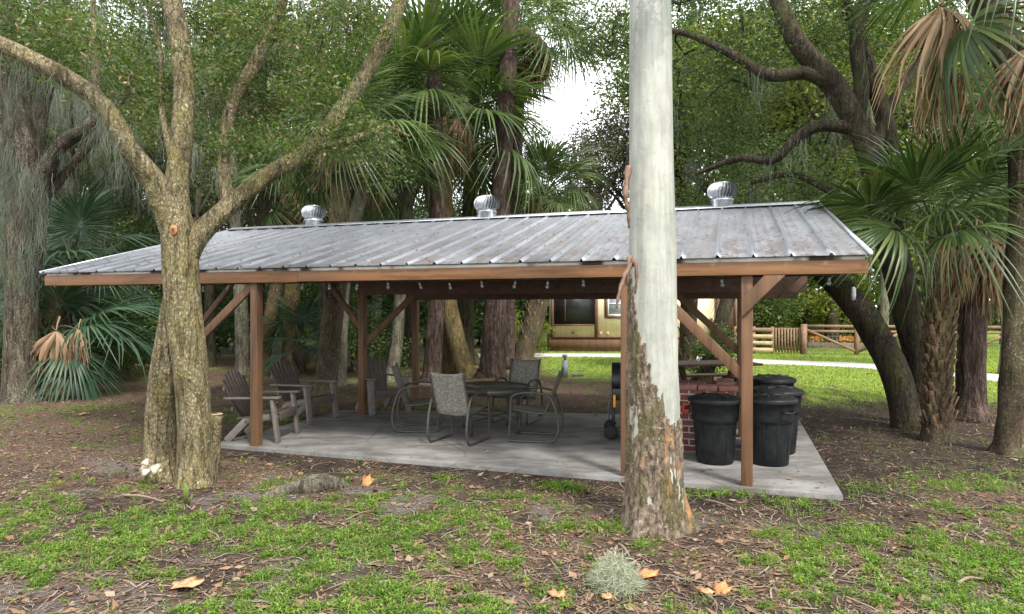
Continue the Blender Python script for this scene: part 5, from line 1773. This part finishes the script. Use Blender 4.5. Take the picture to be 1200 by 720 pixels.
for q, k_, s_ in ((dp(66, 388, 12.3), 'h0', 1.2), (dp(92, 386, 12.4), 'h2', .85)):
    add_frond(pf, q, 8, 0, k_, s_, 0, 'dead_frond')
    B().tube([T0, (T0 + q) / 2 + [0, 0, .16], q], [.02, .014, .01], 6, 4).build('frond_stalk', M['boot'], pf)

# three palms at the right
pr1 = thing('boot_palm', gp(1100, 516), 'palm with shaggy split boots beside the dark twin oak, green fan fronds', 'palm tree')
P = np.array([gp(1099, 516) + [0, 0, -.1], dp(1099, 470, 8.7), dp(1101, 400, 8.7), dp(1103, 340, 8.7), dp(1107, 285, 8.7)])
b = B(); b.tube(P, np.array([.19, .165, .16, .165, .15]), 16, 6, .08, 4, True, .2); b.build('trunk', M['palm_trunk'], pr1, smooth=True)
boots(P, np.array([.15, .15, .155, .165, .15]), 190, 8, 1.0).build('boots', M['boot'], pr1)
T0 = P[-1]
for az, el, key, s_, roll in ((185, 22, 'g1', 1.4, .5), (205, 5, 'g2', 1.3, -.6), (-95, 36, 'g3', 1.35, .6), (-60, 34, 'g1', 1.1, .2), (-25, 40, 'g0', 1.2, 0), (-112, 2, 'g2', 1.05, .3), (20, 38, 'g1', 1.2, 0), (70, 45, 'g0', 1.2, 0), (120, 35, 'g1', 1.2, 0), (150, 55, 'g3', 1.2, .3), (-120, 55, 'g0', 1.15, 0), (-45, 60, 'g3', 1.1, 0), (215, 38, 'g0', 1.2, .4), (240, 15, 'g1', 1.05, .3)):
    add_frond(pr1, T0, az, el, key, s_, roll)
for az, el, key, s_ in ((-10, 0, 'h2', .8), (35, 0, 'h1', .75), (-70, 0, 'h1', .6), (70, 0, 'h2', .7)):
    a = math.radians(az - 90); add_frond(pr1, T0 + [math.cos(a) * .16, math.sin(a) * .16, -.05], az, el, key, s_, 0, 'dead_frond')

pr2 = thing('skirted_palm', gp(1138, 492), 'palm with scaly trunk and tan dead skirt, right of the boot palm', 'palm tree')
P = np.array([gp(1138, 492) + [0, 0, -.1], dp(1138, 470, 10.3), dp(1138, 420, 10.3), dp(1141, 350, 10.3), dp(1146, 272, 10.3)])
b = B(); b.tube(P, np.array([.25, .22, .2, .19, .16]), 18, 7, .1, 5, True, .25, 4); b.build('trunk', M['pine_bark'], pr2, smooth=True)
T0 = P[-1]
for az, el, key, s_, roll in ((-90, 30, 'g3', 1.3, .3), (-60, 10, 'g1', 1.3, 0), (-120, 12, 'g2', 1.25, 0), (-30, 30, 'g0', 1.3, 0), (0, 20, 'g1', 1.3, 0), (40, 30, 'g0', 1.3, 0), (180, 30, 'g1', 1.3, 0), (-75, 55, 'g0', 1.25, 0), (-150, 45, 'g3', 1.25, 0), (90, 50, 'g1', 1.3, 0), (140, 35, 'g1', 1.3, 0), (-15, 60, 'g3', 1.3, 0)):
    add_frond(pr2, T0, az, el, key, s_, roll)
for az, el, key, s_ in ((0, 0, 'h1', 1.5), (35, 0, 'h0', 1.35), (-45, 0, 'h2', 1.5), (80, 0, 'h1', 1.2), (-95, 0, 'h0', 1.3), (140, 0, 'h1', 1.3), (190, 0, 'h2', 1.3)):
    a = math.radians(az - 90); add_frond(pr2, T0 + [math.cos(a) * .18, math.sin(a) * .18, -.08], az, el, key, s_ * .95, 0, 'dead_frond')

pr3 = thing('tall_palm', gp(1185, 532), 'tall palm at the right edge with huge tan dead fronds hanging from the top', 'palm tree')
P = np.array([gp(1185, 532) + [0, 0, -.1], dp(1186, 500, 7.85), dp(1190, 420, 7.85), dp(1196, 320, 7.85), dp(1200, 200, 7.9), dp(1188, 90, 7.95), dp(1150, -10, 8.0)])
b = B(); b.tube(P, np.array([.17, .15, .145, .15, .15, .16, .17]), 22, 9, .16, 6, True, .35, 6); b.build('trunk', M['palm_trunk'], pr3, smooth=True)
boots(P[-3:], np.array([.14, .15, .16]), 40, 18, 1.0).build('boots', M['boot'], pr3)
T0 = P[-1]
for p, az, el, key, s_, roll in ((dp(1104, 8, 7.6), 0, 0, 'h0', 1.55, 0), (dp(1098, 70, 7.8), 15, 0, 'h1', 1.2, 0), (dp(1202, 58, 7.5), -8, 0, 'h0', 1.15, 0), (dp(1180, 75, 7.7), 30, 0, 'h2', .85, 0)):
    add_frond(pr3, p, az, el, key, s_, roll, 'dead_frond')
B().tube([T0, (T0 + dp(1104, 8, 7.6)) / 2 + [0, 0, .08], dp(1104, 8, 7.6)], [.03, .02, .015], 6, 4).build('frond_stalk', M['boot'], pr3)
B().tube([T0, (T0 + dp(1215, 50, 7.5)) / 2 + [0, 0, .08], dp(1215, 50, 7.5)], [.03, .02, .015], 6, 4).build('frond_stalk', M['boot'], pr3)
for az, el, key, s_, roll in ((-135, -42, 'g2', 1.3, .3), (-110, -18, 'g1', 1.2, 0), (200, 10, 'g1', 1.3, 0), (160, 30, 'g0', 1.3, 0), (100, 20, 'g1', 1.3, 0), (50, 25, 'g0', 1.3, 0), (0, 20, 'g1', 1.3, 0), (-50, 10, 'g2', 1.2, 0), (-80, 45, 'g0', 1.2, 0), (220, 50, 'g3', 1.3, 0)):
    add_frond(pr3, T0, az, el, key, s_, roll)


# ------------------------------------------------------------------ other single trunks under and behind the roof
def trunk_tree(name, label, pts, bark, cat='tree', blobs=None, ncl=0, leaf='oak_leaf_far', L=.1, amp=.08, moss=0, seed=3, group=None):
    P, R = pxpath(pts)
    t = thing(name, (P[0][0], P[0][1], 0), label, cat, group)
    r = np.random.default_rng(seed)
    b = B(); pool = limbs(b, [(P, R)], 16, 6, amp, 4, .3, seed)
    if blobs:
        bl = pxblobs(blobs); sec = blob_points(bl, max(8, ncl // 8), r)
        pool = connect(b, pool, sec, .03, .008, 5, r); cl = blob_points(bl, ncl, r)
        cb = B(); crown_leaves(cb, cl, 22, .24, L, L * .42, r); cb.build('crown', M[leaf], t)
    b.build('trunk', M[bark], t, smooth=True)
    if moss:
        Pq = pool[r.integers(0, len(pool), 60)]; Pq = Pq[Pq[:, 2] > 2.6][:max(5, moss // 5)]
        for p in Pq:
            ms = B(); strands(ms, p + r.normal(size=(40, 3)) * [.07, .07, .05], r.uniform(.5, 1.2), .014, r, .07, 4); ms.build('hanging_moss', M['moss'], t)
    return t


trunk_tree('pine_tree', 'tall straight reddish pine rising behind the back sling chair', [(576, 452, 16.5, 19), (577, 438, 16.5, 15.5), (579, 390, 16.5, 14), (582, 330, 16.5, 13), (586, 250, 16.5, 11.5), (591, 150, 16.5, 11), (597, 40, 16.5, 10), (603, -90, 16.6, 9), (606, -220, 16.8, 6)], 'pine_bark', blobs=[(600, -170, 16.7, 80, 50, 1.5)], ncl=120, seed=31)
trunk_tree('pine_tree', 'grey pine entwined with vines right of the rear left post', [(505, 455, 15.7, 13), (506, 440, 15.7, 11), (510, 380, 15.7, 10), (513, 330, 15.7, 9.5), (512, 200, 15.8, 9), (508, 60, 16, 8), (505, -80, 16, 6)], 'pine_bark', blobs=[(505, -60, 16, 70, 50, 1.4)], ncl=80, seed=32)
trunk_tree('mossy_tree', 'mossy ochre trunk leaning left behind the front sling chair', [(548, 448, 16.6, 13), (544, 432, 16.6, 11), (533, 390, 16.7, 10.5), (524, 345, 16.8, 9.5), (512, 260, 17, 8), (490, 160, 17.3, 7)], 'orange_bark', blobs=[(490, 130, 17.3, 60, 50, 1.4)], ncl=110, seed=33, moss=30)
trunk_tree('dark_tree', 'dark trunk between the leaning mossy trunk and the tall pine', [(546, 428, 20, 11), (546, 400, 20, 9.5), (547, 340, 20, 9), (552, 200, 20, 8), (560, 60, 20, 6)], 'dark_bark', blobs=[(560, 50, 20, 60, 60, 1.6)], ncl=130, seed=34)
trunk_tree('mossy_tree', 'slim mossy trunk behind the sling chair left of the table', [(458, 452, 15.6, 9), (460, 438, 15.6, 7.5), (466, 395, 15.7, 7), (469, 345, 15.8, 6.5), (478, 250, 16, 6), (470, 140, 16.2, 5)], 'moss_bark', blobs=[(465, 120, 16.2, 50, 50, 1.3)], ncl=90, seed=35, moss=30)
trunk_tree('dark_tree', 'dark trunk just left of the rear left post', [(477, 432, 19.5, 10), (478, 400, 19.5, 8.5), (480, 330, 19.5, 8), (470, 200, 19.6, 7), (450, 80, 19.8, 5)], 'dark_bark', blobs=[(450, 60, 19.8, 70, 50, 1.5)], ncl=120, seed=36)
trunk_tree('mossy_tree', 'ochre mossy trunk slanting right of the front left post', [(305, 438, 17.6, 10), (308, 420, 17.6, 8.5), (316, 380, 17.7, 8), (325, 335, 17.8, 8), (338, 270, 18, 7), (330, 180, 18.2, 6)], 'orange_bark', blobs=[(330, 170, 18.2, 60, 60, 1.5)], ncl=120, seed=37, moss=40)
trunk_tree('mossy_tree', 'thin dark trunk visible between the forked oak and the front left post', [(245, 432, 19.3, 8), (246, 410, 19.3, 6.5), (246, 350, 19.3, 6), (250, 250, 19.5, 6), (240, 150, 19.8, 5)], 'dark_bark', blobs=[(240, 170, 19.8, 70, 60, 1.5)], ncl=120, seed=38, moss=40)
trunk_tree('mossy_tree', 'mossy trunk next to the front left post, far back in the wood', [(284, 440, 17, 9), (284, 415, 17, 8), (282, 350, 17, 7.5), (276, 250, 17.2, 7), (268, 150, 17.5, 5)], 'moss_bark', blobs=[(265, 190, 17.5, 50, 60, 1.3)], ncl=100, seed=39, moss=40)
trunk_tree('mossy_tree', 'slim pale trunk in the wood between the young palm and the forked oak', [(124, 430, 20, 7), (125, 400, 20, 6), (126, 330, 20, 6), (122, 230, 20.2, 5.5), (130, 130, 20.5, 4)], 'moss_bark', blobs=[(125, 190, 20.5, 60, 70, 1.6)], ncl=130, seed=40, moss=60)
trunk_tree('crooked_tree', 'crooked dark trunk leaning left behind the forked oak under the left eave', [(190, 425, 21, 8), (178, 390, 21, 7), (165, 360, 21, 6.5), (160, 300, 21, 6), (118, 270, 21, 5), (105, 180, 21, 4)], 'moss_bark', blobs=[(120, 200, 21, 70, 60, 1.6)], ncl=130, seed=41, moss=70)
trunk_tree('slanting_tree', 'dark slanting trunk with shrubby base before the cabin door', [(822, 452, 15.5, 11), (828, 432, 15.5, 8.5), (838, 400, 15.6, 8), (850, 360, 15.7, 8), (866, 310, 15.9, 7), (880, 220, 16.2, 6)], 'dark_bark', blobs=[(880, 210, 16.2, 60, 50, 1.4)], ncl=120, seed=42, moss=20)
trunk_tree('pale_tree', 'pale slim trunk beyond the rail fence, right of the leaning oak stem', [(1036, 410, 27, 6), (1036, 380, 27, 5), (1038, 300, 27, 5), (1040, 200, 27, 4.5)], 'pale_trunk', blobs=[(1040, 200, 27, 60, 50, 2)], ncl=110, leaf='pale_leaf', L=.14, seed=43)
trunk_tree('pale_tree', 'second pale slim trunk beyond the rail fence, nearest the board fence', [(975, 408, 29, 5), (976, 370, 29, 4.5), (974, 300, 29, 4), (965, 200, 29, 4)], 'pale_trunk', blobs=[(955, 220, 29, 60, 50, 2)], ncl=110, leaf='pale_leaf', L=.14, seed=44)


# ------------------------------------------------------------------ forest prototypes
def broadleaf(name, seed, H, rad, ncl, per, L, leaf, bark, moss=0, trunk_r=.18, low=.35):
    r = np.random.default_rng(seed)
    t = thing(name, (0, 0, 0), 'x', 'tree')
    lean = r.normal(size=2) * .5
    top = np.array([lean[0], lean[1], H * .8])
    P = np.array([[0, 0, -.1], [lean[0] * .1, lean[1] * .1, H * .2], [lean[0] * .5, lean[1] * .35, H * .5], top])
    paths = [(P, np.array([trunk_r * 1.2, trunk_r, trunk_r * .75, trunk_r * .25]))]
    bl = []
    for k in range(15):
        a = k * 2.4 + r.normal() * .3; h = H * r.uniform(low, .95); d_ = rad * r.uniform(.35, .85) * (1 - .35 * max(0, h / H - .6))
        q = np.array([math.cos(a) * d_, math.sin(a) * d_, h])
        s_ = catmull(P, 6); st = s_[np.argmin(np.abs(s_[:, 2] - h * .72))]
        paths.append((np.array([st, st * .4 + q * .6 + [0, 0, .15], q]), np.array([trunk_r * .45, trunk_r * .3, trunk_r * .12])))
        bl.append((q, (rad * .34, rad * .34, rad * .24)))
    bl.append((top + [0, 0, .6], (rad * .5, rad * .5, rad * .45)))
    b = B(); pool = limbs(b, paths, 9, 4, .08, 3, .25, seed)
    pool = connect(b, pool, blob_points(bl, 60, r), .025, .008, 4, r)
    b.build('trunk', M[bark], t, smooth=True)
    cl = blob_points(bl, ncl, r)
    cb = B(); crown_leaves(cb, cl, per, .22, L, L * .5, r); cb.build('crown', M[leaf], t)
    if moss:
        ms = B(); Pq = cl[r.integers(0, len(cl), moss)] - [0, 0, .2]
        Pm = np.repeat(Pq, 14, 0) + r.normal(size=(len(Pq) * 14, 3)) * [.08, .08, .1]
        strands(ms, Pm, 1.2, .022, r, .09, 4); ms.build('hanging_moss', M['moss'], t)['kind'] = 'stuff'
    return t


PROTO = [broadleaf('moss_hung_oak', 51, 11, 3.6, 420, 24, .14, 'oak_leaf_far', 'moss_bark', 330),
         broadleaf('forest_tree', 52, 12, 3.4, 480, 24, .15, 'dark_leaf', 'dark_bark', 40),
         broadleaf('pale_forest_tree', 53, 10, 3.6, 560, 22, .16, 'pale_leaf', 'dark_bark', 60, low=.25),
         broadleaf('brown_forest_tree', 54, 9, 3.2, 520, 24, .14, 'brown_leaf', 'dark_bark', 20, low=.3),
         broadleaf('leafy_shrub', 55, 2.4, 1.3, 230, 22, .13, 'dark_leaf', 'dark_bark', 0, .05, .2),
         broadleaf('green_shrub', 56, 2.0, 1.2, 200, 22, .12, 'oak_leaf_far', 'dark_bark', 0, .04, .15),
         broadleaf('yellow_shrub', 57, 2.6, 1.4, 230, 22, .13, 'yellow_leaf', 'dark_bark', 0, .05, .15)]
for o in PROTO[4:]:
    o['category'] = 'shrub'
used = set()


def put(k, u, Y, s_, label, group, z=None):
    x = (u - 600) / F * Y
    o = PROTO[k] if k not in used else dup(PROTO[k])
    used.add(k)
    o.location = (x, Y, 0); o.rotation_euler = (0, 0, random.uniform(0, 2 * PI))
    o.scale = (s_ * random.uniform(.92, 1.1), s_ * random.uniform(.92, 1.1), s_ if z is None else z)
    o['label'] = label; o['group'] = group


GL = 'forest trees left and behind the pavilion'; GR2 = 'trees beyond the lawn at the right'
for u, Y, k, s_ in ((-90, 19, 0, 1.0), (5, 21, 0, 1.0), (75, 18, 0, .8), (160, 23, 0, 1.0), (225, 19.5, 0, .8), (300, 25, 0, 1.1), (380, 21, 0, .9), (440, 26, 0, 1.1), (120, 30, 0, 1.3), (520, 27, 0, 1.2), (235, 33, 0, 1.6), (335, 35, 0, 1.7), (30, 32, 0, 1.5)):
    put(k, u, Y, s_, 'grey moss hung oak in the wood behind the left half of the roof', GL)
for u, Y, k, s_ in ((-40, 28, 1, 1.1), (60, 27, 1, 1.0), (195, 30, 1, 1.1), (300, 31, 1, 1.15), (410, 34, 1, 1.3), (480, 33, 1, 1.3), (560, 36, 1, 1.35)):
    put(k, u, Y, s_, 'dense dark green forest tree behind the left half of the roof', GL)
for u, Y, k, s_ in ((705, 35.5, 3, 1.28), (738, 38, 3, 1.45), (668, 42, 3, 1.05)):
    put(k, u, Y, s_, 'dull brown-leaved tree behind the cabin, beside the gum trunk', 'brown trees behind the cabin')
for u, Y, k, s_ in ((805, 37, 2, 1.75), (862, 34.5, 2, 1.55), (920, 31, 2, 1.55), (975, 28, 2, 1.3), (1040, 33, 2, 1.6), (1105, 29, 2, 1.4), (1180, 31, 2, 1.5), (1260, 27, 2, 1.3), (880, 39, 2, 1.9), (1000, 41, 2, 1.9)):
    put(k, u, Y, s_, 'pale yellow green tree beyond the lawn at the right', GR2)
for u, Y, k, s_ in ((795, 38, 1, 1.7), (1130, 38, 1, 1.7), (1220, 36, 1, 1.6), (1300, 31, 1, 1.4), (940, 46, 1, 2.0)):
    put(k, u, Y, s_, 'dark green tree standing behind the pale trees at the right', GR2)
for u, Y, k, s_ in ((20, 16.5, 4, 1.0), (95, 18, 4, 1.1), (150, 17, 4, .9), (205, 21, 4, 1.2), (265, 27, 4, 1.1), (335, 29, 4, 1.2), (440, 27, 4, 1.2), (500, 29, 4, 1.3), (560, 30, 4, 1.4), (-60, 17, 4, 1.2), (60, 23, 4, 1.6), (590, 29, 4, 1.8)):
    put(k, u, Y, s_, 'dark leafy shrub in the understorey of the wood', 'understorey shrubs')
for u, Y, k, s_ in ((125, 15.5, 5, .6), (435, 16.5, 5, .65), (480, 27, 5, 1.4), (380, 25, 5, 1.3), (10, 14.5, 5, .7), (835, 15.2, 5, .5), (890, 28, 5, 1.3), (915, 30, 5, 1.4)):
    put(k, u, Y, s_, 'low green shrub on the leaf-strewn ground', 'low green shrubs')
for u, Y, k, s_, lb_ in ((622, 23, 6, .5, 'yellow green bush beside the boot-covered palm left of the cabin'), (597, 25, 6, .55, 'bright yellow green bush glimpsed between pine and boot-covered palm'), (945, 29, 6, 1.25, 'large yellow leaved bush beyond the board fence'), (985, 31, 6, 1.2, 'yellow leaved bush behind the garden beds')):
    put(k, u, Y, s_, lb_, 'yellow green bushes')

# far wood as one mass
r5 = np.random.default_rng(77)
n = 52000
u = r5.uniform(-250, 1450, n); Y = r5.uniform(46, 66, n)
hmax = np.where((u > 610) & (u < 770), 6.5, np.where(u < 600, 7, 14)) + 2.5 * np.sin(u * .021) + 1.5 * np.sin(u * .057 + 1)
C = np.c_[(u - 600) / F * Y, Y, hmax * r5.uniform(0, 1, n) ** .8]
fw = B(); leaf_quads(fw, C, .9, .6, .2, r5)
tag(fw.build('distant_wood', M['oak_leaf_far']), 'far green wood closing the view behind the trees', 'wood', kind='stuff')

# ------------------------------------------------------------------ sky, sun, camera
SUN_EL, SUN_AZ = math.radians(52), math.radians(150)      # azimuth measured from +Y (into the picture) towards +X
w = bpy.data.worlds.new('World'); scene.world = w; w.use_nodes = True
nt = w.node_tree; bg = nt.nodes['Background']
sky = nt.nodes.new('ShaderNodeTexSky'); sky.sky_type = 'NISHITA'; sky.sun_disc = False
sky.sun_elevation = SUN_EL; sky.sun_rotation = SUN_AZ; sky.air_density = 1.0; sky.dust_density = 2.0
cn = nz(nt, coord(nt, 'Generated', (1, 1, 2.2)), 2.6, 6, .6)
cl_ = ramp(nt, cn, [(.28, g(.55)), (.5, g(1))])
nt.links.new(mix(nt, cl_, sky.outputs[0], (10.5, 10.8, 11.2)), bg.inputs['Color'])
bg.inputs['Strength'].default_value = .135
sun = bpy.data.lights.new('sun', 'SUN'); sun.energy = 3.1; sun.angle = math.radians(10); sun.color = (1, .95, .87)
so = bpy.data.objects.new('sun', sun); col.objects.link(so)
sd = Vector((math.sin(SUN_AZ) * math.cos(SUN_EL), math.cos(SUN_AZ) * math.cos(SUN_EL), math.sin(SUN_EL)))
so.rotation_euler = sd.to_track_quat('Z', 'Y').to_euler(); so.location = (0, 0, 30)

cam = bpy.data.cameras.new('camera'); co = bpy.data.objects.new('camera', cam); col.objects.link(co)
cam.sensor_width = 36; cam.lens = F / 1200 * 36; cam.clip_start = .05; cam.clip_end = 2000
co.location = (0, 0, HC); co.rotation_euler = (PI / 2, 0, 0)
scene.camera = co
scene.view_settings.view_transform = 'Standard'; scene.view_settings.look = 'None'
scene.view_settings.gamma = 1; scene.view_settings.use_curve_mapping = False
scene.view_settings.exposure = .95
try:
    scene.cycles.max_bounces = 8; scene.cycles.diffuse_bounces = 4; scene.cycles.transmission_bounces = 6
except Exception:
    pass
